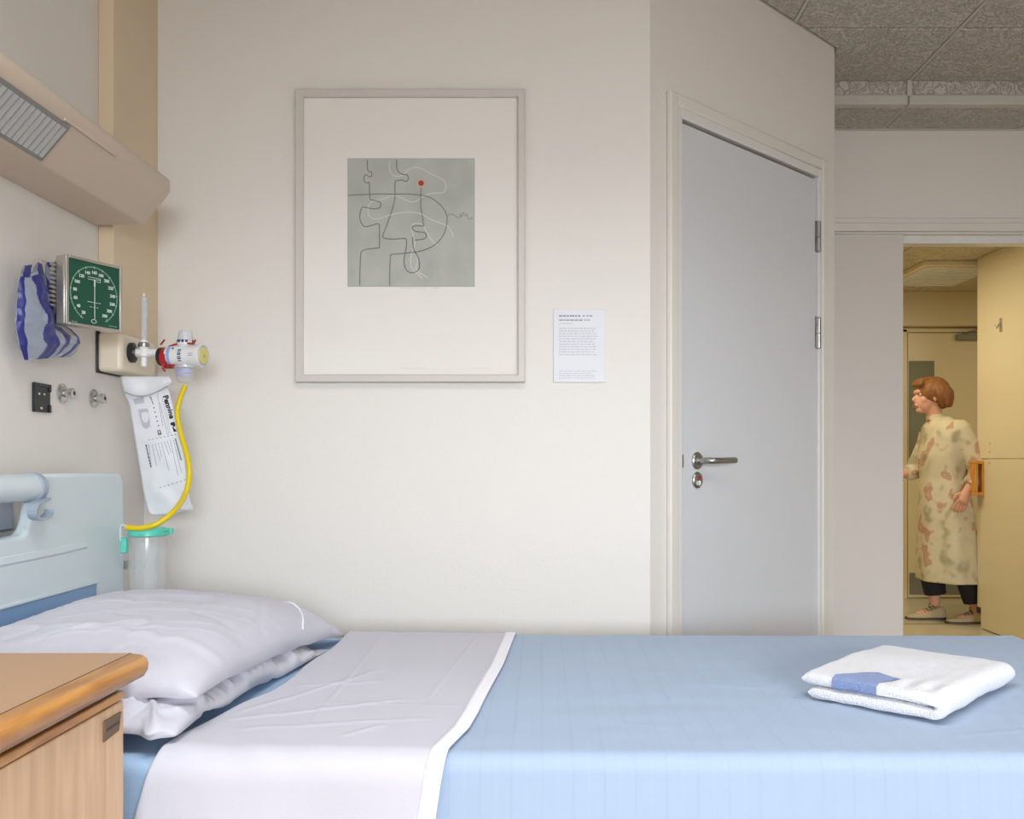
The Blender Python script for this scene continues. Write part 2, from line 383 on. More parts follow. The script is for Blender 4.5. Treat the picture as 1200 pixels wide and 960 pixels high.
for i in range(len(xs)-1):
    for j in range(len(ys)-1):
        x0, x1, y0, y1 = xs[i], xs[i+1], ys[j], ys[j+1]
        if y0 >= 2.6:      # row beside the angled wall
            if x1 <= .87 and x0 < .26: continue
            if abs(x0-.267) < .01: tile([(.307, 2.66), (.867, 2.66), (.867, 3.22)], ZC); continue
            if abs(x0-.867) < .01: tile([(x0, y0), (x1, y0), (x1, y1), (.907, y1), (x0, 3.22)], ZC); continue
        tile([(x0, y0), (x1, y0), (x1, y1), (x0, y1)], ZC)
tile([(.907, 3.26), (1.453, 3.26), (1.453, YS), (1.066, YS), (1.066, 3.419)], ZC)
for x0, x1 in ((1.453, 2.053), (2.053, XR)): tile([(x0, 3.26), (x1, 3.26), (x1, YS), (x0, YS)], ZC)
for x0, x1 in ((1.066, 1.453), (1.453, 2.053), (2.053, XR)): tile([(x0, YS+.03), (x1, YS+.03), (x1, YF), (x0, YF)], ZC2)
# row next to the picture wall
for i in range(2): tile([(xs[i], 2.66-.001), (xs[i+1], 2.66-.001), (xs[i+1], 2.661), (xs[i], 2.661)], ZC) if False else None
for x in xs[1:-1]:
    y1_ = 2.655 if x < .3 else (x+2.35 if x < 1.06 else YS)
    obj('grid_bar', MB().box(x-.0055, x+.0055, YN, y1_, ZC+.002, ZC+.012), 'grid', ceil)
for y in ys[1:-1]: obj('grid_bar', MB().box(XL if y < 2.65 else (y-2.35), XR, y-.0055, y+.0055, ZC+.0025, ZC+.012), 'grid', ceil)
obj('grid_bar', MB().box(1.445, 1.456, YS+.03, YF-.012, ZC2+.002, ZC2+.012), 'grid', ceil)
# the step: textured upper strip and smooth lower rail, in two lengths
for x0, x1 in ((1.066, 1.448), (1.452, XR)):
    o = obj('step_panel', MB().box(x0, x1, YS-.006, YS+.03, ZC2+.035, ZC+.003), 'tile', ceil, bevel=.001)
    o = obj('step_rail', MB().box(x0, x1, YS-.014, YS+.03, ZC2-.002, ZC2+.038), 'grid', ceil, bevel=.006, seg=3)
obj('joint_cover', MB().box(1.441, 1.460, YS-.018, YS, ZC2+.03, ZC+.003), 'grid', ceil, bevel=.001)
mb = MB(); mb.box(1.066, XR, YF-.012, YF, ZC2-.004, ZC2+.012)
obj('edge_trim', mb, 'grid', ceil)

# ------------------------------------------------------------------ angled door
mb = MB()   # lining
mb.box(DU0-LN, DU0-.004, -.014, .1, 0, DZ+.034, AW); mb.box(DU1+.004, DU1+LN, -.014, .1, 0, DZ+.034, AW); mb.box(DU0-.004, DU1+.004, -.014, .1, DZ+.005, DZ+.034, AW)
struct('trim_2', mb, 'gloss', 'white door lining around the grey angled door', 'door frame', bevel=.003)
mb = MB(); aw = .038
mb.box(DU0-LN-aw, DU0-LN, -.018, 0, 0, DZ+.034+aw, AW); mb.box(DU1+LN, DU1+LN+aw, -.018, 0, 0, DZ+.034+aw, AW); mb.box(DU0-LN, DU1+LN, -.018, 0, DZ+.034, DZ+.034+aw, AW)
struct('trim_3', mb, 'archi', 'white architrave around the grey angled door', 'architrave', bevel=.005)
struct('wall_void', MB().box(DU0-.1, DU1+.1, .10, .12, 0, DZ+.1, AW), 'dark', 'dark backing behind the closed angled door', 'wall')
d1 = struct('door_1', MB().box(DU0, DU1, -.004, .04, .008, DZ-.004, AW), 'door', 'closed light grey door in the angled wall with lever handle', 'door', bevel=.0015)
# hinges
for z0, z1 in ((H+.735, H+.848), (H+.395, H+.51)):
    h = obj('hinge', MB().lathe([(0, .004), (.003, .0085), (.052, .0085), (.0535, .006), (.055, .0085), (.108, .0085), (.112, .004)], A(DU1+.004, .012, z0), (0, 0, 1), 12), 'steel', d1)
    obj('hinge_leaf', MB().box(DU1-.010, DU1+.010, -.0065, -.004, z0+.002, z1-.002, AW), 'steel', h)
hu, hz = .217, H
mb = MB().lathe([(0, .026), (.006, .026), (.009, .023), (.009, .013), (.014, .011)], A(hu, .003, hz), A(0, 1, 0)-A(0, 0, 0), 28)
rose = obj('handle_rose', mb, 'steel', d1)
pts = [A(hu, .008, hz), A(hu, .04, hz), A(hu+.004, .052, hz), A(hu+.016, .060, hz), A(hu+.04, .061, hz), A(hu+.115, .058, hz+.001), A(hu+.122, .057, hz+.001)]
obj('lever', MB().tube(spline(pts, 5), .0098, 14), 'steel', rose)
mb = MB().lathe([(0, .0245), (.006, .0245), (.009, .021), (.0091, .001)], A(hu, .003, hz-.058), A(0, 1, 0)-A(0, 0, 0), 28)
tr = obj('lock_rose', mb, 'steel', d1)
mb = MB(); mb.box(hu-.004, hu+.004, -.020, -.011, hz-.075, hz-.058, AW); obj('thumb_turn', mb, 'chrome', tr, bevel=.002)
mb = MB(); mb.box(hu-.003, hu+.009, -.0135, -.011, hz-.056, hz-.045, AW); obj('indicator', mb, 'red', tr, bevel=.001, label='red occupied indicator')
obj('strike_plate', MB().box(DU0-.006, DU0-.001, -.0155, -.013, H-.02, H+.018, AW), 'steel', d1)

# ------------------------------------------------------------------ end-wall doorway
mb = MB(); mb.box(1.0671, OX1+.05, YF-.016, YF, OZ, OZ+.036); mb.box(1.0671, OX1+.05, YF-.008, YF, OZ+.036, OZ+.058)
mb.box(OX1, OX1+.05, YF-.016, YF, 0, OZ)
struct('trim_4', mb, 'archi', 'white architrave over the corridor doorway', 'architrave', bevel=.003)
mb = MB(); mb.box(OX0, OX1-.03, YF+.035, YF+.1, OZ-.041, OZ); mb.box(OX0, OX1-.03, YF, YF+.034, OZ-.008, OZ); mb.box(OX1-.03, OX1, YF, YF+.1, 0, OZ)
struct('trim_5', mb, 'gloss', 'white door lining at the top of the corridor doorway', 'door frame', bevel=.002)
LX = (1058-635)/1100*YF
d2 = struct('door_2', MB().box(1.068, LX, YF-.004, YF+.038, .01, OZ-.010), 'frontdoor', 'fixed narrow off-white door leaf beside the open corridor doorway', 'door', bevel=.001)
for z in (H+.31, H+.018):
    obj('edge_bolt', MB().box(LX-.003, LX+.0015, YF+.002, YF+.02, z-.014, z+.014), 'black', d2)

# ------------------------------------------------------------------ corridor
YC, ZK = 7.17, H+1.27
struct('floor_corridor', MB().box(.4, 5.2, YF, YC+.1, -.1, 0), 'corfloor', 'pale cream vinyl corridor floor', 'floor')
struct('trim_6', MB().box(.4, 5.2, 6.02, 6.05, 0, .0012), mat('floor_brown_strip', (148, 128, 92), .4), 'brown strip across the corridor floor', 'strip')  # thin darker brown band across the pale corridor floor
struct('wall_corridor_back', MB().box(.4, 5.2, YC, YC+.1, 0, ZK+.2), 'cream', 'cream corridor wall', 'wall')
struct('wall_corridor_left', MB().box(.3, .4, YF+.1, YC, 0, ZK+.2), 'cream', 'cream end wall of the corridor on the left', 'wall')
struct('wall_corridor_right', MB().box(5.2, 5.3, YF, YC, 0, ZK+.2), 'cream', 'cream end wall of the corridor on the right', 'wall')
mb = MB(); mb.box(XR+.1, 5.3, YF, YF+.1, 0, ZK+.2)
struct('wall_corridor_near', mb, 'cream', 'cream corridor wall on the room side', 'wall')
cc = struct('ceiling_corridor', MB().box(.3, 5.3, YF+.1, YC+.1, ZK+.012, ZK+.1), 'grid', 'cream textured tile ceiling of the corridor', 'ceiling')
ceil_main = ceil; ceil = cc
tile_cache.clear()
tm = M['tile'].copy(); tm.name = 'cream_textured_tile'
for n in tm.node_tree.nodes:
    if n.type == 'VALTORGB':
        n.color_ramp.elements[0].color = lin((186, 174, 150)) + (1,); n.color_ramp.elements[1].color = lin((222, 210, 182)) + (1,)
M['tile'], keep = tm, M['tile']
for i in range(8):
    for j in range(5):
        x0 = .4+.6*i; y0 = YF+.11+.6*j + .03
        tile([(x0, y0), (x0+.6, y0), (x0+.6, min(y0+.6, YC)), (x0, min(y0+.6, YC))], ZK)
M['tile'] = keep; ceil = ceil_main
# unlit ceiling fitting
t = thing('ceiling_light', 'unlit ribbed ceiling light panel in the corridor above the walking woman', 'light', (2.66, 6.3, ZK-.04))
obj('housing', MB().box(2.42, 2.92, 5.95, 6.65, ZK-.035, ZK), 'creamleaf', t, bevel=.006)
mb = MB()
for k in range(10): mb.box(2.45, 2.89, 5.985+k*.064, 6.03+k*.064, ZK-.041, ZK-.036)
obj('ribbed_cover', mb, 'whitep', t, bevel=.002)
# far corridor door
xd = (1062.5-635)/1100*YC
mb = MB(); mb.box(xd-.05, xd-.006, YC-.03, YC, 0, 2.05); mb.box(xd+.93, xd+.98, YC-.03, YC, 0, 2.05); mb.box(xd-.05, xd+.98, YC-.03, YC, 2.028, 2.06)
struct('trim_7', mb, 'creamleaf', 'cream frame of the far corridor door', 'door frame', bevel=.003)
d3 = struct('door_3', MB().box(xd, xd+.924, YC-.024, YC, .012, 2.022), 'creamleaf', 'cream corridor door with grey kick plate and tall vision panel', 'door', bevel=.002)
obj('kick_plate', MB().box(xd+.01, xd+.91, YC-.027, YC-.024, .03, .196), 'kick', d3)
mb = MB(); mb.box(xd+.005, xd+.20, YC-.029, YC-.024, H+.02, H+.76); vf = obj('vision_panel_frame', mb, 'kick', d3, bevel=.001)
obj('vision_pane', MB().box(xd+.016, xd+.189, YC-.031, YC-.029, H+.031, H+.749), mat('grey_green_glass', (128, 132, 112), .12), vf)
mb = MB(); mb.box(xd+.36, xd+.58, YC-.06, YC-.024, 1.965, 2.01); mb.tube([(xd+.40, YC-.05, 2.01), (xd+.52, YC-.075, 2.045), (xd+.62, YC-.04, 2.05)], .008, 8)
obj('door_closer', mb, 'kick', d3, bevel=.003)
struct('baseboard_corridor', MB().box(.4, xd-.051, YC-.012, YC, 0, .196), 'kick', 'grey skirting of the corridor wall', 'baseboard')
struct('trim_8', MB().box(.4, 5.2, YC-.12, YC-.032, 2.066, ZK), 'cream', 'lowered bulkhead above the far corridor door', 'bulkhead', bevel=.002)
# tall cream leaf at right
LXX, LY1, LY0 = 2.74, 5.86, 4.75
d4 = struct('door_4', MB().box(LXX, LXX+.045, LY0, LY1, .006, H+.008), 'creamleaf', 'tall cream partition door standing open at right edge of the corridor view', 'door', bevel=.002)
obj('upper_panel', MB().box(LXX, LXX+.045, LY0, LY1, H+.013, ZK-.002), 'creamleaf', d4, bevel=.002)
obj('edge_strip', MB().box(LXX+.004, LXX+.04, LY1+.004, LY1+.055, .13, ZK-.002), 'creamleaf', d4, bevel=.002)
obj('bottom_pivot', MB().box(LXX-.004, LXX+.035, LY1-.002, LY1+.05, .095, .13), 'black', d4)
mb = MB()
hx0, hx1, hy = LXX-.055, LXX+.002, LY1-.015
for z0, z1 in ((H-.215, H-.195), (H-.02, H+.0)): mb.box(hx0, hx1, hy-.03, hy+.045, z0, z1)
mb.box(hx0, hx0+.018, hy-.03, hy+.045, H-.195, H-.02); mb.box(hx1-.014, hx1, hy-.03, hy+.045, H-.195, H-.02); mb.box(hx0+.018, hx1-.014, hy+.035, hy+.045, H-.195, H-.02)
obj('wooden_pull', mb, 'pullwood', d4, bevel=.003, label='orange wooden pull handle')
yy = 5.60; mb = MB(); mb.box(LXX-.004, LXX, yy-.014, yy+.014, H+.77, H+.85); mb.tube(spline([(LXX-.004, yy, H+.83), (LXX-.02, yy, H+.80), (LXX-.03, yy, H+.79), (LXX-.034, yy, H+.815)], 4), .004, 8)
obj('coat_hook', mb, 'galu', d4)
for yy, zz in ((5.74, H+.105), (5.745, H-.015), (5.745, H+.055)):
    obj('screw_head', MB().lathe([(0, .006), (.002, .005)], (LXX-.0005, yy, zz), (-1, 0, 0), 10), 'galu', d4)

# ------------------------------------------------------------------ bedhead lamp
ly1, ly0 = 2.36, .55
prof = [(XL+.001, .575+.017), (-1.006, .592), (-.998, .597), (-.941, .664), (-.934, .676), (-.934, .700), (-.938, .708), (-.952, .716), (XL+.001, .760)]
t = thing('bedhead_lamp', 'beige wall-mounted lamp trunking with ribbed diffuser above the bed head', 'lamp', (XL, 1.45, H+.59))
mb = MB(); mb.prism([(x, ly0, H+z) for x, z in prof], (0, ly1-ly0, 0)); obj('housing', mb, 'lamp', t, bevel=.003, smooth=50)
e1 = Vector((-.998, 0, H+.597)); e2 = Vector((-.941, 0, H+.664)); dr = (e2-e1); nn = Vector((dr.z, 0, -dr.x)).normalized(); L = dr.length; dr.normalize()
def LP(y, s, n): return Vector((e1.x, y, e1.z)) + dr*s + nn*n
y1 = 1.868; y0 = .72
mb = MB(); mb.rings([[LP(y0, .0, .003), LP(y0, L+.003, .003), LP(y0, L+.003, -.002), LP(y0, .0, -.002)], [LP(y1, .0, .003), LP(y1, L+.003, .003), LP(y1, L+.003, -.002), LP(y1, .0, -.002)]])
df = obj('diffuser', mb, mat('diffuser_edge_plastic', (128, 128, 124), .3), t)
mb = MB(); n = 60
rg = []
for i in range(n*2+1):
    y = y0+.012 + (y1-y0-.026)*i/(n*2); hgt = .0045 if i % 2 else .0075
    rg.append([LP(y, .008, .003), LP(y, .008, hgt), LP(y, L-.006, hgt), LP(y, L-.006, .003)])
mb.rings(rg); obj('prismatic_lens', mb, mat('lens_plastic', (178, 180, 178), .25, bump=.3, bscale=300), df, smooth=20)
mb = MB(); mb.tube([(XL+.035, y0, H+.5915), (XL+.035, ly1-.2, H+.5915)], .001, 6)
obj('seam', MB().box(-.937, -.9335, ly1-.52, ly1-.30, H+.667, H+.673), 'lamp', t)

# ------------------------------------------------------------------ framed print
def PW(px, py, off=0): y = YB-off; return Vector(((px-635)/1100*YB, y, H+(540-py)/1100*YB))
fx0, fx1 = PW(348.5, 0).x, PW(615.5, 0).x; fz1, fz0 = PW(0, 108).z, PW(0, 448.5).z
t = thing('framed_print', 'framed abstract etching with curling lines and a red dot, wide white mount', 'picture', ((fx0+fx1)/2, YB-.012, fz0))
fw, fd = .0215, .026
mb = MB()
def frame_rings(o, i, yf, yb):
    a, b = o, i
    R = []
    for (x0, x1, z0, z1), y in ((o, yb), (o, yf+.002), ((o[0]+.002, o[1]-.002, o[2]+.002, o[3]-.002), yf), ((i[0]-.004, i[1]+.004, i[2]-.004, i[3]+.004), yf), (i, yf+.004), (i, yb)):
        R.append([Vector((x0, y, z0)), Vector((x1, y, z0)), Vector((x1, y, z1)), Vector((x0, y, z1))])
    return R
R = frame_rings((fx0, fx1, fz0, fz1), (fx0+fw, fx1-fw, fz0+fw, fz1-fw), YB-fd, YB-.001)
bmx = MB(); bmx.rings(R, cap=False, closed=True); obj('frame', bmx, 'framewhite', t, smooth=25)
obj('mount', MB().box(fx0+fw-.002, fx1-fw+.002, YB-.012, YB-.002, fz0+fw-.002, fz1-fw+.002), 'paper', t)
yp = YB-.012
sh = obj('paper_sheet', MB().box(PW(366, 0).x, PW(604, 0).x, yp-.0012, yp, PW(0, 434).z, PW(0, 118).z), 'paper', t)
px0, px1, pz1, pz0 = PW(409, 0).x, PW(556, 0).x, PW(0, 188).z, PW(0, 336.5).z
obj('plate_mark', MB().box(px0-.0012, px1+.0012, yp-.0018, yp-.0012, pz0-.0012, pz1+.0012), 'plateedge', sh)
obj('etched_image', MB().box(px0, px1, yp-.0022, yp-.0018, pz0, pz1), 'plate', sh)
def AP(c):  # crop pixels (400,180) + /5.647
    return Vector((PW(400+c[0]/5.647, 0).x, yp-.0022, PW(0, 180+c[1]/5.647).z))
dark_lines = [
    [(178, 52), (180, 110), (186, 126), (205, 135), (207, 158), (190, 165), (174, 150), (158, 160), (158, 192), (172, 205), (190, 200), (192, 240), (194, 295), (202, 315), (232, 322), (262, 332), (266, 355), (250, 372), (210, 374), (150, 364), (134, 390), (128, 430), (140, 470), (165, 492), (205, 484), (254, 474), (258, 520), (258, 620), (250, 632), (180, 640), (142, 655), (134, 690), (130, 780), (128, 880)],
    [(372, 52), (372, 105), (385, 132), (410, 148), (438, 150), (448, 168), (442, 190), (425, 194), (412, 186), (380, 188), (362, 196), (360, 240), (360, 300), (345, 370), (325, 430), (300, 500), (280, 558), (310, 572), (360, 574), (425, 570), (436, 585), (434, 630), (424, 680), (420, 730), (435, 775), (465, 796), (500, 788), (520, 765), (520, 720), (505, 680), (488, 650), (478, 610), (478, 560)],
    [(52, 286), (120, 282), (250, 278), (350, 278), (450, 278), (540, 286), (600, 305), (660, 350), (695, 400), (704, 450), (690, 520), (660, 575), (610, 620), (540, 650), (470, 662), (400, 670), (336, 676), (330, 700), (326, 780), (324, 880)],
    [(532, 235), (530, 290), (530, 360), (540, 420), (546, 470), (548, 488), (520, 486), (490, 488), (472, 500), (490, 520), (520, 527), (550, 530), (566, 545), (560, 568), (530, 576), (490, 580)],
    [(710, 418), (735, 410), (770, 430), (785, 432), (792, 405), (800, 430), (812, 398), (822, 425), (835, 408), (842, 440), (858, 440), (872, 430)]]
white_lines = [
    [(326, 65), (322, 110), (345, 150), (375, 162), (415, 150), (445, 120), (480, 104), (520, 104), (570, 130), (630, 160), (680, 185), (696, 215), (690, 255), (670, 270), (610, 272), (550, 290), (500, 325), (460, 328), (400, 300), (340, 288), (280, 310), (215, 325), (190, 350), (182, 390), (195, 425), (220, 442), (260, 438), (310, 420), (380, 404), (460, 396), (530, 408), (590, 440), (650, 465), (700, 485), (730, 520), (745, 560)],
    [(548, 488), (570, 530), (600, 580), (640, 615)],
    [(465, 490), (478, 540), (490, 590), (484, 640), (466, 680), (464, 740), (480, 775), (505, 800), (540, 832)],
    [(500, 650), (508, 720), (500, 770), (530, 800), (575, 826)], [(470, 480), (500, 470), (545, 478)]]
def lines(name, L, wd, m):
    mb = MB()
    for l in L: mb.ribbon(spline([AP(p) for p in l], 4), wd, (0, -1, 0), .0003)
    obj(name, mb, m, sh)
lines('dark_lines', dark_lines[:4], .0030, 'ink'); lines('faint_line', dark_lines[4:], .0024, 'plateedge'); lines('pale_lines', white_lines, .0024, 'inkwhite')
c = AP((532, 206)); obj('dot_halo', MB().lathe([(0, .0125), (.0003, .0125)], c, (0, -1, 0), 20), 'pinkish', sh)
obj('red_dot', MB().lathe([(.0003, .0080), (.0008, .0080)], c, (0, -1, 0), 18), 'inkred', sh)
mb = MB(); z = PW(0, 338.5).z
for a, b in ((470, 486), (490, 500), (505, 516)): mb.box(PW(a, 0).x, PW(b, 0).x, yp-.0015, yp-.0012, z-.001, z)
z = PW(0, 433).z
for a, b in ((468, 500), (552, 572)): mb.box(PW(a, 0).x, PW(b, 0).x, yp-.0015, yp-.0012, z+.002, z+.0026)
obj('pencil_notes', mb, 'cardink2', sh)
obj('glass_pane', MB().box(fx0+fw-.001, fx1-fw+.001, YB-.0185, YB-.0165, fz0+fw-.001, fz1-fw+.001), 'glass', t)

# caption card
cx0, cx1, cz1, cz0 = PW(648.5, 0).x, PW(709, 0).x, PW(0, 363).z, PW(0, 448).z
t = thing('caption_card', 'small white printed caption card on the wall right of the framed print', 'label', ((cx0+cx1)/2, YB-.003, cz0))
obj('card', MB().box(cx0, cx1, YB-.005, YB-.0005, cz0, cz1), 'card', t, bevel=.0006)
mb = MB(); rnd = random.Random(9); X = lambda px: PW(640+px/9.6, 0).x
def words(mb, x0, x1, z, h, y=YB-.0054):
    x = X(x0)
    while x < X(x1):
        wl = rnd.uniform(.005, .014); e = min(x+wl, X(x1)); mb.box(x, e, y, YB-.005, z-h/2, z+h/2); x = e + .0022
for py, x0, x1, h in ((150, 145, 385, .0042), (150, 412, 432, .004), (150, 452, 520, .0034), (197, 145, 410, .0034), (197, 428, 490, .003)):
    words(mb, x0, x1, PW(0, 355+py/9.6).z, h)
obj('heading', mb, 'cardink', t)
mb = MB(); words(mb, 145, 300, PW(0, 355+235/9.6).z, .0022)
for k in range(11): words(mb, 145, rnd.uniform(535, 580), PW(0, 355+(290+k*29.5)/9.6).z, .0026)
for k in range(4): words(mb, 145, rnd.uniform(510, 590), PW(0, 355+(770+k*26)/9.6).z, .0018)
obj('body_text', mb, 'cardink2', t)

# ------------------------------------------------------------------ bed
BX0, BX1, BY0, BY1, BZ = -1.0, 1.125, 1.345, 2.245, .622
bed = thing('hospital_bed', 'hospital bed with pale blue-grey moulded headboard against the left wall', 'bed', ((BX0+BX1)/2, (BY0+BY1)/2, 0))
obj('mattress', MB().box(BX0, BX1, BY0, BY1, .46, BZ), 'mattress', bed, bevel=.03, seg=4)
mb = MB(); mb.box(BX0, BX1, BY0+.03, BY1-.03, .38, .455)
obj('base_frame', mb, 'hb', bed, bevel=.01)
mb = MB(); mb.box(BX0+.2, BX1-.2, 1.55, 2.05, .16, .24); mb.box(-.6, -.5, 1.6, 2.0, .24, .39); mb.box(.6, .7, 1.6, 2.0, .24, .39); obj('lift_chassis', mb, 'hbclip', bed, bevel=.01)
for x in (-.75, .85):
    for y in (1.48, 2.12):
        mb = MB(); mb.box(x-.02, x+.02, y-.02, y+.02, .13, .20); mb.lathe([(-.02, .045), (-.015, .06), (.015, .06), (.02, .045)], (x, y, .061), (0, 1, 0), 20); mb.box(min(x, -.78 if x < 0 else x), max(x, .85), y-.01, y+.01, .165, .195) if False else None
        obj('castor', mb, 'hbclip', bed, bevel=.004)
for x in (-.75, .85): obj('cross_bar', MB().box(x-.03, x+.03, 1.46, 2.14, .19, .23), 'hbclip', bed, bevel=.005)
# headboard: outline in (y, z) at x = -1.04
hx, th = -1.052, .030
def arc(cx, cy, r, a0, a1, n=6): return [(cx+r*math.cos(math.radians(a0+(a1-a0)*i/n)), cy+r*math.sin(math.radians(a0+(a1-a0)*i/n))) for i in range(n+1)]
yc = 1.80; half = .53; top = 1.022
right = [(yc, .898), (yc+.05, .900)] + arc(yc+.065, .945, .045, -80, -25, 4) + [(yc+.122, .965), (yc+.140, .985)] + [(yc+.142, top-.004), (yc+.15, top)] + arc(yc+half-.035, top-.035, .035, 90, 0, 6) + [(yc+half+.004, .90), (yc+half+.004, .70), (yc+half-.004, .55)]
left = [(2*yc-y, z) for y, z in right[::-1]]
outline = right + left
mb = MB(); mb.prism([(hx-th/2, y, z) for y, z in outline], (th, 0, 0))
hb = obj('headboard', mb, 'hb', bed, bevel=.012, seg=4, smooth=60)
# raised moulding lip across the board and edge fillet
mb = MB(); mb.rings([[Vector((hx+th/2-.002, y, z-.01)), Vector((hx+th/2+.0025, y, z-.002)), Vector((hx+th/2+.001, y, z+.012)), Vector((hx+th/2-.002, y, z+.014))] for y, z in [(yc-.34, .856), (yc-.2, .853), (yc, .852), (yc+.2, .853), (yc+.34, .856)]])
obj('moulded_ridge', mb, 'hb', hb, bevel=.002)
mb = MB(); mb.rings([[Vector((hx+th/2-.003, y, zz)) + Vector((o1, 0, o2)) for o1, o2 in ((0, -.012), (.008, -.009), (.008, .009), (0, .012))] for y, zz in [(yc+.448, .862), (yc+.455, .90), (yc+.456, .95), (yc+.452, 1.005)]])
obj('headboard_panel', MB().box(hx+th/2-.002, hx+th/2+.004, yc-.455, yc+.455, .875, .894), 'hb', hb, bevel=.003) if False else None
obj('blue_panel', MB().box(hx+th/2-.001, hx+th/2+.0025, yc-.38, yc+.38, .60, .764), 'hbblue', hb, label='blue inset strip on headboard')
obj('blue_panel_lip', MB().box(hx+th/2-.001, hx+th/2+.006, yc-.385, yc+.385, .7645, .772), 'hb', hb, bevel=.002)
# grip rail and clip
rz = .995
mb = MB(); mb.lathe([(0, .020), (.01, .0275), (.268, .0275), (.278, .020)], (hx+.004, yc-.139, rz), (0, 1, 0), 24); rail = obj('grip_rail', mb, 'hb', hb)
cy_ = yc+.128
mb = MB(); mb.lathe([(-.012, .029), (-.009, .0315), (.009, .0315), (.012, .029), (.012, .0265), (-.012, .0265), (-.012, .029)], (hx+.004, cy_, rz), (0, 1, 0), 28, cap=False)
clip = obj('rail_clip', mb, 'hbclip', rail)
hk = spline([(hx+.03, cy_+.008, rz-.024), (hx+.034, cy_-.02, rz-.028), (hx+.034, cy_-.045, rz-.034), (hx+.034, cy_-.055, rz-.048), (hx+.034, cy_-.045, rz-.060), (hx+.034, cy_-.02, rz-.064), (hx+.034, cy_+.006, rz-.056), (hx+.034, cy_+.012, rz-.048)], 4)
mb = MB(); mb.rings([[p+Vector((-.010, 0, -.002)), p+Vector((.010, 0, -.002)), p+Vector((.010, 0, .003)), p+Vector((-.010, 0, .003))] for p in hk]); obj('clip_hook', mb, 'hbclip', clip, bevel=.001)
# wall bumper behind
tag(obj('wall_bumper', MB().box(XL+.0005, XL+.016, .9, 1.975, H-.146, H-.084), mat('bumper_blue_grey', (186, 194, 206), .5), bevel=.004), 'blue-grey wall bumper strip seen through the headboard handle opening', 'bumper')

# ---- cloth helpers
def drape(x, y, z, r=.022, x1=None, fall_y=True):
    """cloth point over the mattress box: overhang bends down round the edge"""
    dx = dy = ox = oy = 0
    def wrap(e):
        if e <= 0: return 0, 0
        if e < r*PI/2: a = e/r; return r*math.sin(a), r*(1-math.cos(a))
        return r + .03*(e-r*PI/2), r + (e-r*PI/2)
    ya, yb, xb = 1.352, 2.238, 1.118
    X_, Y_ = x, y
    if y < ya: oy, dy = wrap(ya-y); Y_ = ya-oy
    elif y > yb: oy, dy = wrap(y-yb); Y_ = yb+oy
    if x > xb: ox, dx = wrap(x-xb); X_ = xb+ox
    return X_, Y_, z-max(dx, dy), max(dx, dy)
def wr(x, y):
    return .0022*noise.noise(Vector((x*2.2, y*3.0, 3.1))) + .0010*noise.noise(Vector((x*9, y*5, 7)))
def crease(x, y, a, b, h=.002, wd=.007):
    a = Vector(a); b = Vector(b); p = Vector((x, y)); d = b-a; t = max(0, min(1, (p-a).dot(d)/d.length_squared)); q = (p-a-d*t).length; h *= .6
    e = min(1, min(t, 1-t)*8+.0)
    return h*max(0, 1-q/wd)*e
# fitted sheet
def fs(u, v):
    x = BX0+.004 + (BX1-BX0-.02)*u; y = 1.352-.16 + (2.238-1.352+.32)*v
    X_, Y_, Z_, d = drape(x, y, .6265+wr(x, y)); return X_, Y_ + (.001 if d > .02 else 0), Z_
tag(obj('fitted_sheet', MB().grid(fs, 90, 110), 'fitted', smooth=80), 'pale blue fitted sheet showing between the pillows and the cabinet', 'sheet')
# coverlet
def cov(u, v):
    x = -.36 + (1.118+.28+.36)*u; y = 1.352-.40 + (2.238-1.352+.62)*v
    hgt = .6325 + wr(x, y) + .0016*noise.noise(Vector((x*7, y*14, 1))) * (1 if y > 1.36 else .4)
    for (a, b) in (((.48, 1.60), (.56, 1.62)), ((.30, 1.75), (.42, 1.72)), ((.62, 1.42), (.78, 1.46)), ((.9, 2.0), (1.05, 1.95)), ((.1, 1.5), (.2, 1.47)), ((.36, 1.47), (.5, 1.43))):
        hgt += crease(x, y, a, b, .0022, .010)
    X_, Y_, Z_, d = drape(x, y, hgt, .026)
    if d > .026 and y < 1.3:
        kk = min(1, (d-.026)/.12); Y_ -= kk*(.006 + .008*noise.noise(Vector((x*5, 2.2, d*2))) + .003*math.sin(x*11+1))
    if d > .026 and x > 1.13: X_ += .006 + .008*noise.noise(Vector((y*8, 5.2, d*2)))
    return X_, Y_, Z_
cv = tag(obj('coverlet', MB().grid(cov, 260, 200), 'coverlet', smooth=80), 'light blue striped woven coverlet spread over the bed down to its foot', 'blanket')
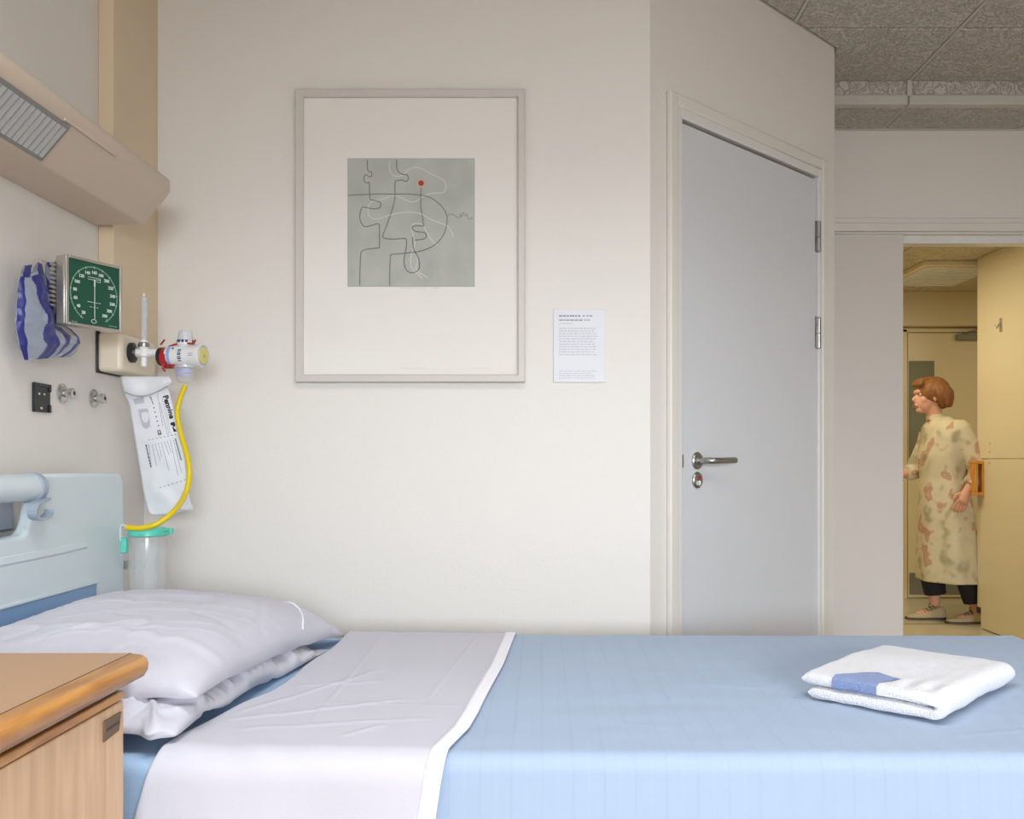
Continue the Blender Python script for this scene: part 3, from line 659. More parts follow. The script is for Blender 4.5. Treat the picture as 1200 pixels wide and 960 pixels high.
# turned-down white sheet
def lerpt(tab, y):
    if y <= tab[0][0]: return tab[0][1]
    for (a, fa), (b, fb) in zip(tab[:-1], tab[1:]):
        if y <= b: return fa+(fb-fa)*(y-a)/(b-a)
    return tab[-1][1]
xl = [(.95, -.60), (1.2, -.572), (1.33, -.545), (1.40, -.541), (1.5, -.518), (1.66, -.478), (2.0, -.462), (2.25, -.455), (2.5, -.45)]
xr = [(.95, -.172), (1.25, -.148), (1.345, -.133), (1.45, -.112), (1.54, -.104), (1.62, -.099), (1.74, -.090), (1.9, -.078), (2.254, -.062), (2.5, -.06)]
def sheet_h(x, y):
    hgt = .6375 + wr(x, y)
    hgt += .004*math.exp(-((x+.50)/.05)**2)*(.6+.6*noise.noise(Vector((y*5, 1, 1))))
    hgt += .0028*(1+noise.noise(Vector((x*16, y*6+x*10, 1))))*min(1, max(0, (-x-.12)*5))
    for a, b, h_ in (((-.37, 2.25), (-.36, 1.40), .0022), ((-.147, 2.25), (-.20, 1.57), .0022), ((-.42, 1.586), (-.105, 1.575), .0020), ((-.5, 1.50), (-.30, 1.86), .0035),
                     ((-.50, 1.47), (-.22, 1.62), .004), ((-.48, 1.42), (-.16, 1.50), .003), ((-.45, 1.70), (-.28, 1.74), .003), ((-.30, 1.39), (-.24, 1.46), .003), ((-.45, 2.21), (-.07, 2.215), .0015)):
        hgt += crease(x, y, a, b, h_, .011 if h_ > .0025 else .006)
    return hgt
def sheet_pt(x, y, off=0):
    X_, Y_, Z_, d = drape(x, y, sheet_h(x, y)+off, .032)
    if y < 1.34:
        k = min(1, d*6)
        Y_ -= min(1, max(0, (1.345-y)/.05))*.008 + off*1.5 + .012*k*(.6+noise.noise(Vector((x*6, 4.2, d)))) + .007*k*math.sin(x*24-.5+d*2)
        X_ += .006*k*noise.noise(Vector((x*4, y*4, 8)))
    elif y > 2.24: Y_ += .004
    return X_, Y_, Z_
def sh_(u, v):
    y = .98 + (2.45-.98)*v; a, b = lerpt(xl, y), lerpt(xr, y) - .0235
    a += .004*math.sin(y*19); return sheet_pt(a+(b-a)*u, y)
ws = thing('turned_down_sheet', 'white cotton top sheet folded back over the blue coverlet', 'sheet', (-.3, 1.8, .637))
obj('sheet_cloth', MB().grid(sh_, 130, 260), 'linen', ws, smooth=80, solid=.0015)
def hem(u, v):
    y = .98 + (2.45-.98)*v; b = lerpt(xr, y); x = b-.025 + .025*u
    return sheet_pt(x, y, .0012)
obj('hem_band', MB().grid(hem, 4, 260), 'linenseam', ws, smooth=80, solid=.002)

# ---- pillows
def pillow(name, label, cx, cy, a, b, hgt, mids, ex, seed, skew, wamp):
    z00, z10, z01, z11 = mids   # near-left, near-right, far-left, far-right
    def pt(u, v, side):
        u2 = -1+2*u; v2 = -1+2*v
        # gather samples near rims
        uu = math.sin(u2*PI/2)*.35 + u2*.65; vv = math.sin(v2*PI/2)*.35 + v2*.65
        t = (max(0, 1-abs(uu)**2.6)**ex)*(max(0, 1-abs(vv)**2.6)**ex)
        x = cx + a*uu*(1-.055*(1-vv*vv)); y = cy + b*vv*(1-.035*(1-uu*uu))
        s, r = (uu+1)/2, (vv+1)/2
        zm = z00*(1-s)*(1-r) + z10*s*(1-r) + z01*(1-s)*r + z11*s*r
        x -= skew*(1-r)*max(0, uu); zm -= .031*(s*r)**3.5
        rim = 1-min(1, t*1.6)
        ang = math.atan2(vv, uu)
        wv = noise.noise(Vector((x*5+seed, y*5, side*2))) * .010 + noise.noise(Vector((x*14+seed, y*9, side)))*.004
        rd = abs(noise.noise(Vector((x*7+y*3, y*6-x*4, seed+side))))
        wv -= (.018*max(0, .10-rd)/.10)*.16*wamp; wv += .003*wamp*(1-min(1, abs(noise.noise(Vector((x*4-y*9, y*3+seed, 2))))/.05))
        if wamp > 2: wv += .011*max(0, 1-abs(noise.noise(Vector((x*13+y*4, y*10-x*5, seed))))/.14) - .004
        pl = (math.sin(x*78+seed+2.5*math.sin(x*19))*.5+.5)**2
        w_near = max(0, (-vv-.45)/.55)*(t**.35)
        z = zm + side*hgt*t*(1 if side > 0 else (1.0 if skew > .06 else .10)) + wv*t**.4*(1 if side > 0 else .3)
        z += rim*.006*noise.noise(Vector((math.cos(ang)*6+seed, math.sin(ang)*6, 1)))
        y += -w_near*.028*(pl-.4)*wamp*(1 if side > 0 else .5); z -= .006*w_near*pl*(1 if side > 0 else 0)
        z += .0035*wamp*max(0, 1-abs(vv+.62+.10*math.sin(uu*2.5))/.05)*(1 if side > 0 else 0)
        z += .004*max(0, uu-.35)*t**.4*math.sin(vv*9+seed+3*uu)*wamp
        return Vector((x, y, max(z, .6350 + .004*t) if side > 0 else max(z, .6335 - .0015*min(1, t*3))))
    mb = MB(); N, Mv = 96, 120
    tv = [[None]*(Mv+1) for _ in range(N+1)]; bv = [[None]*(Mv+1) for _ in range(N+1)]
    for i in range(N+1):
        for j in range(Mv+1):
            tv[i][j] = mb.bm.verts.new(pt(i/N, j/Mv, 1))
            bv[i][j] = tv[i][j] if i in (0, N) or j in (0, Mv) else mb.bm.verts.new(pt(i/N, j/Mv, -1))
    for i in range(N):
        for j in range(Mv):
            mb.bm.faces.new([tv[i][j], tv[i+1][j], tv[i+1][j+1], tv[i][j+1]])
            f = [bv[i][j], bv[i][j+1], bv[i+1][j+1], bv[i+1][j]]
            if len(set(f)) == 4 and set(f) != {tv[i][j], tv[i+1][j], tv[i+1][j+1], tv[i][j+1]}:
                try: mb.bm.faces.new(f)
                except ValueError: pass
    t_ = thing(name, label, 'pillow', (cx, cy, z00-.05))
    obj('pillowcase', mb, 'linen', t_, smooth=180)
    return t_, pt
pl2, p2 = pillow('pillow', 'lower white pillow, crumpled, its near edge sticking out beneath the other', -.760, 1.705, .296, .360, .060, (.664, .656, .655, .640), .34, 11.3, .060, 2.6)
pl1, p1 = pillow('pillow', 'upper white pillow with stitched seam, resting on top of the crumpled one', -.748, 1.80, .285, .402, .102, (.682, .697, .680, .668), .40, 3.7, .050, 1.0)
def seam(par, ptf, path, r=.0020):
    mb = MB(); mb.tube([ptf(u, v, 1) + Vector((0, 0, .0016)) for u, v in path], r, 6); obj('seam', mb, 'linenseam', par)
seam(pl1, p1, [(.70+.285*k/30, .86-.20*k/30+.05*math.sin(PI*k/30)) for k in range(31)])
seam(pl1, p1, [(.10+.60*k/40, .06+.05*math.sin(k/40*5)) for k in range(41)], .001)

# ---- towel
t = thing('folded_towel', 'folded white terry towel with a blue woven patch on the coverlet', 'towel', (.66, 1.65, .636))
N0 = Vector((.632, 1.475, 0)); eu = Vector((-.158, .165, 0)); ev = Vector((.235, .262, 0))
EL = eu.length; VL = ev.length; eun = eu.normalized(); evn = ev.normalized(); zt0 = .6365
tt = .0195
def towel_profile(v):
    """closed C-shaped fold outline in (u, z) at position v along the fold"""
    e = 1.0
    def edge(t): return math.sqrt(max(0, 1-(1-min(1, t/.05))**2))
    k = .25+.75*min(edge(v), edge(1-v)) if v < 1 else .25
    k = max(.12, min(edge(v+.012), edge(1-v+.012)))
    h = tt*k; r = .0215
    zl = zt0 + tt/2 + .001; gap = .022
    path = []; L0 = EL*(1-.02*math.sin(v*3))
    for i in range(40): path.append((L0*(1-i/39)*.93+.02, zl, 1))
    for i in range(1, 12):
        a = -PI/2 - PI*i/12; path.append((.02+math.cos(a)*gap/2*1.35, zl+gap/2+math.sin(a)*gap/2, 1))
    for i in range(40): path.append((.02 + L0*(i/39)*.985, zl+gap, 1))
    P = [Vector((p[0], p[1])) for p in path]; L_ = []; R_ = []
    for i, p in enumerate(P):
        d = (P[min(i+1, len(P)-1)]-P[max(0, i-1)]).normalized(); nn_ = Vector((-d.y, d.x))
        w_ = h/2
        endt = min(i, len(P)-1-i)
        if endt == 0: w_ *= .72
        if endt == 1: w_ *= .98
        L_.append(p+nn_*w_); R_.append(p-nn_*w_)
    tip1 = P[-1] + (P[-1]-P[-2]).normalized()*h*.35; tip0 = P[0] + (P[0]-P[1]).normalized()*h*.35
    return [tip0] + L_ + [tip1] + R_[::-1]
def tw(u_z, v):
    sk = 1.0
    p = N0 + eun*u_z.x + evn*(v*VL)
    z = u_z.y
    n1 = noise.noise(Vector((p.x*9, p.y*9, z*20)))*.0035 + noise.noise(Vector((p.x*30, p.y*30, z*40)))*.0012
    dz = n1 + (.004*math.sin(v*PI) if z > zt0+.02 else 0) - (.010*max(0, v-.6) if z > zt0+.02 else 0) + (.004*math.exp(-((u_z.x-.05)/.04)**2-((v-.12)/.08)**2)*math.sin(u_z.x*160) if z > zt0+.02 else 0)
    return Vector((p.x + n1*.5 + .03*max(0, v-.5)*(u_z.x/EL-.5)*2*-.4, p.y + n1, max(zt0-.0005, z+dz)))
NV = 110
mb = MB(); mb.rings([[tw(q, -.012+1.024*j/NV) for q in towel_profile(min(1, max(0, j/NV)))] for j in range(NV+1)])
from mathutils.bvhtree import BVHTree
mb.bm.normal_update(); bvh = BVHTree.FromBMesh(mb.bm); pb = MB()
def on_towel(a, b):
    u_r = .110+.080*a
    if b < .3:      # round the rim of the upper layer, cast outward from inside it
        th_ = math.radians(-50+130*b/.3); O_ = tw(Vector((u_r, zt0+tt/2+.024)), .035)
        hit = bvh.ray_cast(O_, (-evn*math.cos(th_) + Vector((0, 0, math.sin(th_)))).normalized())
        if hit[0]: return hit[0] + (hit[0]-O_).normalized()*.0016
    f = (b-.3)/.7 if b > .3 else 0
    ve = .03 + (.150+.060*a-.03)*f; u0 = .110-.16*(ve-.03); u1 = .190-.28*(ve-.03); u = u0+(u1-u0)*a
    P = N0 + eun*u + evn*(ve*VL); hit = bvh.ray_cast(Vector((P.x, P.y, zt0+.12)), Vector((0, 0, -1)))
    return (hit[0] if hit[0] else Vector((P.x, P.y, zt0+.045))) + Vector((0, 0, .0014))
pb.grid(on_towel, 30, 44)
obj('terry_cloth', mb, 'towel', t, smooth=70)
obj('blue_patch', pb, 'towelblue', t, smooth=80, label='blue woven patch')

# ------------------------------------------------------------------ bedside cabinet
CT = .80; cy1, cy0 = 1.222, .70; cxr = -.532; cxl = -1.08
t = thing('bedside_cabinet', 'oak bedside cabinet with brown laminate top and rounded honey wood rim', 'cabinet', (-.8, .96, 0))
obj('body', MB().box(cxl, cxr-.006, cy0+.02, 1.208, .06, .742), 'oak', t, bevel=.002)
obj('plinth', MB().box(cxl+.02, cxr-.03, cy0+.04, 1.18, 0, .06), 'badge', t)
obj('upper_strip', MB().box(cxl, cxr-.0055, cy0+.02, 1.2085, .744, .755), 'trimwood', t, bevel=.002)
obj('shadow_gap', MB().box(cxl+.01, cxr-.010, cy0+.03, 1.2, .7555, .7645), 'badgedk', t)
obj('top_panel', MB().box(cxl, cxr, cy0, cy1-.002, .766, CT), 'cabtop', t, bevel=.0008)
# rounded rim swept round the top on right, far and near sides
rp = [(0, CT-.766), (.006, CT-.766), (.014, .030), (.0185, .022), (.0195, .014), (.0175, .007), (.012, .0025), (.004, .0006), (0, 0)]  # (out, down)
mb = MB(); prof = []
corners = [((cxl, cy1-.004), (0, 1)), ((cxr-.002, cy1-.004), (1, 1)), ((cxr-.002, cy0), (1, -1)), ((cxl, cy0), (0, -1))]
rg = []
for (x, y), (nx, ny) in corners:
    # far side barely projects: the edge there is flush with the back
    rg.append([Vector((x+nx*o*1.0+.0015, y+ny*o*(.35 if ny > 0 else 1), CT-.0003-d)) for o, d in rp])
mb.rings(rg); obj('wood_rim', mb, 'trimwood', t, smooth=60)
# brown seam between laminate and rim
obj('rim_joint', MB().box(cxr-.0022, cxr-.0008, cy0, cy1-.004, CT-.002, CT+.0004), 'badgedk', t)
xb = cxr-.006
mb = MB(); mb.prism([(xb, 1.150, .7305), (xb, 1.197, .7305), (xb, 1.191, .7075), (xb, 1.150, .7045)], (.0022, 0, 0)); bd = obj('badge', mb, 'badge', t, bevel=.001, label='small dark brown badge')
mb = MB()
for k in range(6): mb.box(xb+.0022, xb+.0026, 1.156+k*.006, 1.160+k*.006, .716+.0002*k, .720+.0002*k)
obj('badge_print', mb, 'badgedk', bd)
# drawer and door on the face turned to the room
obj('drawer', MB().box(-1.06, -.56, cy0+.004, cy0+.02, .58, .735), 'oak', t, bevel=.003)
dd = obj('cabinet_door', MB().box(-1.06, -.56, cy0+.004, cy0+.02, .08, .57), 'oak', t, bevel=.003)

# ------------------------------------------------------------------ wall gauge
g0 = Vector((-1.055, 2.077, H+.379-.0)); ge = Vector((.395, .919, 0)); gn = Vector((.919, -.395, 0)); GS = .155
GM = frame_mtx(Vector((-1.055, 2.077, 0)) + ge*GS/2 + Vector((0, 0, H+.4577-GS/2)), ge, (0, 0, 1))  # x right, y up, z = toward viewer
t = thing('pressure_gauge', 'square green-faced blood pressure gauge on a wall bracket', 'gauge', GM @ Vector((0, -GS/2, 0)))
mb = MB(); hs = GS/2
mb.box(-hs, hs, -hs, hs, -.030, -.003, GM); obj('case', mb, 'galu', t, bevel=.004)
mb = MB()
for r_ in ((-hs, -hs+.008, -hs, hs), (hs-.007, hs, -hs, hs)): mb.box(r_[0], r_[1], r_[2], r_[3], -.003, .003, GM)
for r_ in ((-hs+.008, hs-.007, hs-.006, hs), (-hs+.008, hs-.007, -hs, -hs+.006)): mb.box(r_[0], r_[1], r_[2], r_[3], -.003, .003, GM)
obj('bezel', mb, 'galu', t, bevel=.0015)
dial = obj('dial', MB().box(-hs+.007, hs-.006, -hs+.005, hs-.005, -.003, -.0005, GM), 'green', t)
mb = MB(); R_ = .064
def gp(a, r, z=0): return GM @ Vector((r*math.sin(a), r*math.cos(a) - .002, z))
a0, a1 = math.radians(-152), math.radians(152)
mb.ribbon([gp(a0+(a1-a0)*i/60, R_) for i in range(61)], .0028, gn, .0003); obj('scale_arc', mb, 'garc', dial)
mb = MB()
vals = list(range(20, 301, 20))
for i, v in enumerate(vals):
    a = math.radians(-146)+math.radians(292)*i/(len(vals)-1)
    p = Vector((.052*math.sin(a), .052*math.cos(a)-.002, .0))
    text_mb(mb, str(v), .0098, GM @ Matrix.Translation(p), .0002, .0003)
    mb.ribbon([gp(a, R_-.003), gp(a, R_+.002)], .0009, gn, .0005)
obj('numerals', mb, 'gmark', dial, smooth=0)
mb = MB(); mb.ribbon([GM @ Vector((.0, .034, .001)), GM @ Vector((0, .018, .001))], .0036, gn, .0008); mb.ribbon([GM @ Vector((0, .020, .001)), GM @ Vector((0, -.056, .001))], .0014, gn, .0008)
obj('needle', mb, 'gmark', dial)
mb = MB()
mb.box(-.017, .016, .0375, .0385, -.0002, .0004, GM); mb.box(-.017, .006, .0325, .0335, -.0002, .0004, GM); mb.box(.006, .017, .0345, .0355, -.0002, .0004, GM); mb.box(.006, .017, .0295, .0305, -.0002, .0004, GM); mb.box(.016, .017, .0295, .0385, -.0002, .0004, GM)
for k in range(5): mb.box(-.018+k*.0075, -.0125+k*.0075, -.019, -.0178, -.0002, .0004, GM)
for k in range(3): mb.box(-.012+k*.0085, -.006+k*.0085, -.030, -.029, -.0002, .0004, GM)
for k in range(3): mb.box(.042+k*.008, .048+k*.008, -.0665, -.0657, -.0002, .0004, GM)
for k in range(2): mb.box(-.06+k*.008, -.054+k*.008, -.069, -.0682, -.0002, .0004, GM)
mb.ribbon([GM @ Vector((.007*math.cos(k/12*2*PI)-.001, .0042*math.sin(k/12*2*PI)-.0615, 0)) for k in range(13)], .0012, gn, .0004)
obj('dial_print', mb, 'gmark', dial)
gc = GM @ Vector((-.03, .03, -.03)); mb = MB(); mb.tube([gc, gc + Vector((-.045, .0, 0))], .014, 12); mb.box(XL, XL+.008, gc.y-.035, gc.y+.035, gc.z-.04, gc.z+.04); obj('bracket', mb, 'galu', t, bevel=.002)
# coiled grey tubing behind its left side
mb = MB(); pts = []
for i in range(90):
    a = i*.75; b_ = GM @ Vector((-hs+.004, hs-.012-i*.0012, -.040)); pts.append(b_ + Vector((math.cos(a)*.009-.004, math.sin(a)*.009, 0)))
mb.tube(pts, .0032, 6)
obj('coiled_hose', mb, mat('grey_hose', (150, 146, 140), .5), t)

# ------------------------------------------------------------------ striped plastic bag
def QX(px, py, x): y = (x)*1100/(px-635); return Vector((x, y, H+(540-py)/1100*y))
bx = -1.085
bag = thing('striped_plastic_bag', 'clear plastic bag with navy blue stripes hanging on the wall left of the gauge', 'bag', QX(55, 423, bx))
def bagpt(u, v, side):
    """u across 0..1, v down 0..1"""
    lf = lerpt([(0, 26), (.12, 24), (.25, 21), (.6, 19), (.85, 23), (1, 29)], v); rt = lerpt([(0, 72), (.15, 73), (.6, 74), (.7, 86), (.85, 92), (.95, 88), (1, 82)], v)
    tp = 309 + 2*math.sin(u*14); bt = 422 - 4*u
    px = lf + (rt-lf)*u; py = tp + (bt-tp)*v
    e = max(0, 1-abs(2*u-1)**2.5)**.5 * (lerpt([(0, .10), (.12, .25), (.3, .8), (.6, 1), (.85, .8), (1, .25)], v))
    x = bx + (.030*e if side > 0 else -.022*e)
    base = QX(px, py, bx)
    wn = .008*noise.noise(Vector((u*4, v*5, side*3))) + .007*(abs(noise.noise(Vector((u*8+v*3, v*7-u*4, side))))-.15)
    kx = min(1, max(0, (u-.45)/.25))*min(1, max(0, (.78-v)/.12)); x = x*(1-kx) + min(x, -1.094)*kx
    return Vector((min(max(x + wn*e, XL+.003), -1.0), base.y + wn*.5, base.z))
mb = MB(); N_ = 70; M_ = 70
T = [[mb.bm.verts.new(bagpt(i/N_, j/M_, 1)) for j in range(M_+1)] for i in range(N_+1)]
Bk = [[mb.bm.verts.new(bagpt(i/N_, j/M_, -1)) for j in range(M_+1)] for i in range(N_+1)]
def blue(u, v, side):
    if side < 0: return False
    if v > .66 and u > .56:
        q = (u*1.25+v*.95) % .30; return q < .15
    w_ = u + .05*math.sin(v*7+.5) + .02*math.sin(v*19)
    if v < .13: return abs((w_*3.1) % 1 - .5) < .24
    return u < .045 or .25 < w_ < .48 or .72 < w_ < .90
for i in range(N_):
    for j in range(M_):
        if j/M_ < .10 and not blue((i+.5)/N_, (j+.5)/M_, 1): continue
        f = mb.bm.faces.new([T[i][j], T[i+1][j], T[i+1][j+1], T[i][j+1]]); f.material_index = 1 if blue((i+.5)/N_, (j+.5)/M_, 1) else 0
        f = mb.bm.faces.new([Bk[i][j], Bk[i][j+1], Bk[i+1][j+1], Bk[i+1][j]]); f.material_index = 0
obj('bag_film', mb, ['bagclear', 'bagblue'], bag, smooth=70)

# ------------------------------------------------------------------ black bracket and two metal studs
b0, b1 = QX(37, 448, XL), QX(56, 484, XL)
t = thing('black_bracket', 'small black wall bracket with two screws under the striped bag', 'bracket', (XL, (b0.y+b1.y)/2, b1.z))
mb = MB(); mb.box(XL+.0005, XL+.006, b0.y, b1.y, b1.z, b0.z); mb.box(XL+.006, XL+.009, b0.y, b0.y+.008, b1.z, b0.z); mb.box(XL+.006, XL+.009, b1.y-.008, b1.y, b0.z-.018, b0.z); mb.box(XL+.006, XL+.009, b1.y-.008, b1.y, b1.z, b1.z+.018); mb.box(XL+.006, XL+.008, b0.y+.008, b1.y-.008, b0.z-.008, b0.z)
obj('plate', mb, 'black', t, bevel=.0012)
for dy, dz in ((.3, -.024), (.62, -.024), (.45, -.056)):
    obj('screw', MB().lathe([(0, .0035), (.0015, .0028)], (XL+.006, b0.y+(b1.y-b0.y)*dy, b0.z+dz), (1, 0, 0), 10), 'steel', t)
for k, (px, py, lb) in enumerate(((72, 461, 'chrome wall stud, the one nearer the black bracket'), (109, 467, 'chrome wall stud, the one nearer the white paper package'))):
    c = QX(px, py, XL); t = thing('metal_stud', lb, 'fitting', c, 'chrome studs on the wall')
    obj('flange', MB().lathe([(.0005, .023), (.004, .023), (.007, .019), (.009, .015)], c, (1, 0, 0), 24), 'chrome', t)
    obj('stem', MB().lathe([(.008, .010), (.020, .010), (.021, .0125), (.028, .0125), (.030, .009)], c, (1, 0, 0), 20), 'chrome', t)
    obj('bore', MB().lathe([(.0301, .005), (.0304, .005)], c, (1, 0, 0), 12), 'black', t)

# ------------------------------------------------------------------ outlet box, flowmeter, suction regulator
ox0, ox1, oy0, oy1, oz0, oz1 = XL+.0005, -1.062, 2.372, 2.585, H+.226, H+.325
t = thing('gas_outlet_box', 'cream wall outlet box below the green gauge', 'outlet', (XL, 2.47, oz0))
obj('housing', MB().box(ox0, ox1, oy0, oy1, oz0, oz1), 'box', t, bevel=.012, seg=4, smooth=60)
obj('gasket', MB().box(ox0, XL+.006, oy0-.0035, oy1+.003, oz0-.0035, oz1+.0035), 'black', t, bevel=.01, seg=3)
oc = Vector((ox1, 2.425, H+.279))
obj('outlet_ring', MB().lathe([(.0002, .026), (.008, .026), (.010, .023), (.010, .014), (.004, .013)], oc, (1, 0, 0), 28), 'black', t)
obj('outlet_socket', MB().lathe([(.006, .0135), (.016, .0135), (.016, .008)], oc, (1, 0, 0), 24), 'steel', t)
fx = Vector((1, 0, 0)); f0 = oc + Vector((.012, 0, 0))
t = thing('flowmeter', 'chrome flowmeter with ribbed clear vertical tube plugged into the outlet box', 'flowmeter', oc + Vector((.035, 0, -.03)))
obj('connector', MB().lathe([(.002, .010), (.012, .010), (.013, .013), (.024, .013), (.026, .010), (.060, .010)], f0-fx*.0, (1, 0, 0), 20), 'whitep', t)
vt = oc + Vector((.034, 0, .008))
obj('valve_body', MB().lathe([(-.045, .005), (-.043, .008), (-.020, .0085), (-.018, .013), (.006, .013), (.012, .011), (.020, .011), (.021, .009), (.024, .009)], vt, (0, 0, 1), 20), 'whitep', t)
obj('steel_collar', MB().lathe([(.006, .0135), (.009, .0145), (.014, .0145), (.018, .0125)], vt, (0, 0, 1), 20), 'steel', t)
pr = [(.024, .0085)]
for k in range(26): pr += [(.026+k*.0042, .0078), (.028+k*.0042, .0088)]
pr += [(.134, .0075), (.137, .004)]
obj('ribbed_tube', MB().lathe(pr, vt, (0, 0, 1), 18), mat('ribbed_translucent_plastic', (206, 206, 204), .2), t, smooth=15)
obj('top_pin', MB().lathe([(.137, .0025), (.146, .0025)], vt, (0, 0, 1), 8), 'whitep', t)
# regulator
rz_, ry = H+.272, 2.425
rc = Vector((-.905, ry-.012, rz_-.003))
t = thing('suction_regulator', 'white suction regulator with yellow dial, red clip and clear cap', 'regulator', rc + Vector((0, 0, -.03)))
obj('body', MB().lathe([(-.060, .018), (-.058, .0265), (-.020, .0285), (.022, .0285), (.030, .0295), (.036, .0295), (.038, .026)], rc, (.97, -.20, 0), 32), 'whitep', t, smooth=40)
ax = Vector((.97, -.20, 0)).normalized()
dl = obj('yellow_dial', MB().lathe([(.0381, .022), (.040, .021)], rc, ax, 28), 'yeldial', t, label='yellow dial face')
obj('dial_ring', MB().lathe([(.038, .0275), (.042, .0275), (.042, .0225), (.038, .0225), (.038, .0275)], rc, ax, 28, cap=False), 'clearp', t)
obj('dial_pointer', MB().lathe([(.0402, .004), (.043, .003)], rc, ax, 10), 'galu', dl)
obj('back_coupling', MB().lathe([(-.085, .020), (-.083, .024), (-.070, .024), (-.068, .018), (-.058, .018)], rc, ax, 24), 'black', t)
obj('red_collar', MB().lathe([(-.070, .0275), (-.050, .0275), (-.050, .020), (-.070, .020), (-.070, .0275)], rc + Vector((0, 0, -.004)), ax, 24, cap=False), 'red', t, label='red plastic collar')
mb = MB(); e_ = ax.cross(Vector((0, 0, 1)))
for s_, z_ in ((-.045, .0295), (.0, .031), ):
    pass
mb.tube([rc+ax*-.055+Vector((0, -.012, .0245)), rc+ax*-.028+Vector((0, -.014, .031)), rc+ax*.018+Vector((0, -.014, .0305)), rc+ax*.022+Vector((0, -.014, .040))], .0026, 8)
mb.tube([rc+ax*-.078+Vector((0, -.012, .030)), rc+ax*-.066+Vector((0, -.014, .042))], .0022, 8)
mb.tube(spline([rc+ax*-.068+Vector((0, -.022, -.018)), rc+ax*-.055+Vector((0, -.024, -.024)), rc+ax*-.02+Vector((0, -.022, -.026))], 4), .0026, 8)
mb.tube(spline([rc+ax*-.066+Vector((0, -.02, -.02)), rc+ax*-.068+Vector((0, -.022, -.032)), rc+ax*-.06+Vector((0, -.022, -.040))], 4), .0022, 8)
obj('red_tubes', mb, 'red', t)
mb = MB()
def cylpatch(a0, a1, z0, z1, r, c=rc, off=.0004):
    # patch on the body: a along axis, angle range around
    up = Vector((0, 0, 1)); fr_ = -ax.cross(up).normalized()
    if fr_.y > 0: fr_ = -fr_
    m = 8
    def f(u, v):
        an = z0+(z1-z0)*v; return c + ax*(a0+(a1-a0)*u) + fr_*math.cos(an)*(r+off) + up*math.sin(an)*(r+off)
    return f
lab = MB(); lab.grid(cylpatch(-.052, .008, -1.0, 1.0, .0287), 4, 12); lb = obj('label_wrap', lab, 'card', t, smooth=80)
mb = MB(); mb.grid(cylpatch(-.050, -.041, -.85, .9, .0292), 2, 10); obj('blue_lettering', mb, 'bluep', lb)
mb = MB()
for k in range(6): mb.grid(cylpatch(-.018, -.008, -.55+k*.19, -.55+k*.19+(.12 if k % 2 else .08), .0292), 2, 2)
obj('barcode', mb, 'pkgink', lb)
mb = MB(); mb.grid(cylpatch(-.036, -.031, .55, .75, .0292), 2, 2); obj('blue_square', mb, 'navy', lb)
mb = MB()
for k in range(2): mb.grid(cylpatch(.012, .026, .10-k*.18, .15-k*.18, .0289), 3, 1)
obj('fine_print', mb, 'pkggrey', lb)
cc_ = rc + ax*-.012
obj('collar_ring', MB().lathe([(.024, .016), (.030, .0215), (.036, .0215), (.038, .019)], cc_, (0, 0, 1), 28), 'whitep', t)
mb = MB()
for k in range(14):
    a = k/14*2*PI
    if k % 3 != 2: mb.box(-.0030, .0030, -.0008, .0008, .0335, .0405, Matrix.Translation(cc_) @ Matrix.Rotation(a, 4, 'Z') @ Matrix.Translation((0, -.0208, 0)))
obj('navy_ticks', mb, 'navy', t)
pr = [(.038, .0195), (.040, .020), (.042, .0195), (.062, .0165), (.065, .014), (.066, .006)]
obj('clear_cap', MB().lathe(pr, cc_, (0, 0, 1), 28), 'clearcap', t)
jr = obj('trap_jar', MB().lathe([(-.026, .0275), (-.030, .0275), (-.031, .024), (-.060, .0215), (-.066, .018), (-.070, .007), (-.080, .0055)], cc_, (0, 0, 1), 28), 'clearp', t, label='clear plastic trap jar')
def ringpatch(z0, z1, a0, a1, r):
    def f(u, v):
        an = a0+(a1-a0)*u; return cc_ + Vector((math.sin(an)*r, -math.cos(an)*r, z0+(z1-z0)*v))
    return f
mb = MB(); mb.grid(ringpatch(-.044, -.034, -.9, .9, .0245), 10, 2); mb.grid(ringpatch(-.052, -.047, -.85, .85, .0236), 10, 2); obj('jar_print', mb, mat('jar_print_lilac', (170, 176, 210), .5), jr)
obj('filter_disc', MB().lathe([(-.024, .0285), (-.030, .0285)], cc_, (0, 0, 1), 28), 'clearcap', t)
# yellow tube down to the canister
def Q(px, py, y): return Vector(((px-635)/1100*y, y, H+(540-py)/1100*y))
yt = cc_ + Vector((0, 0, -.074))
pts = [yt, Q(208, 480, yt.y), Q(212, 508, 2.40), Q(219, 532, 2.38), Q(222, 556, 2.36), Q(217, 580, 2.34), Q(203, 600, 2.27), Q(184, 614, 2.24), Q(165, 619, 2.235), Q(148, 618, 2.235)]
tag(obj('yellow_tube', MB().tube(spline(pts, 8), .0068, 12), 'yellow'), 'curving yellow rubber tube from the regulator down to the teal-lidded canister', 'tube')

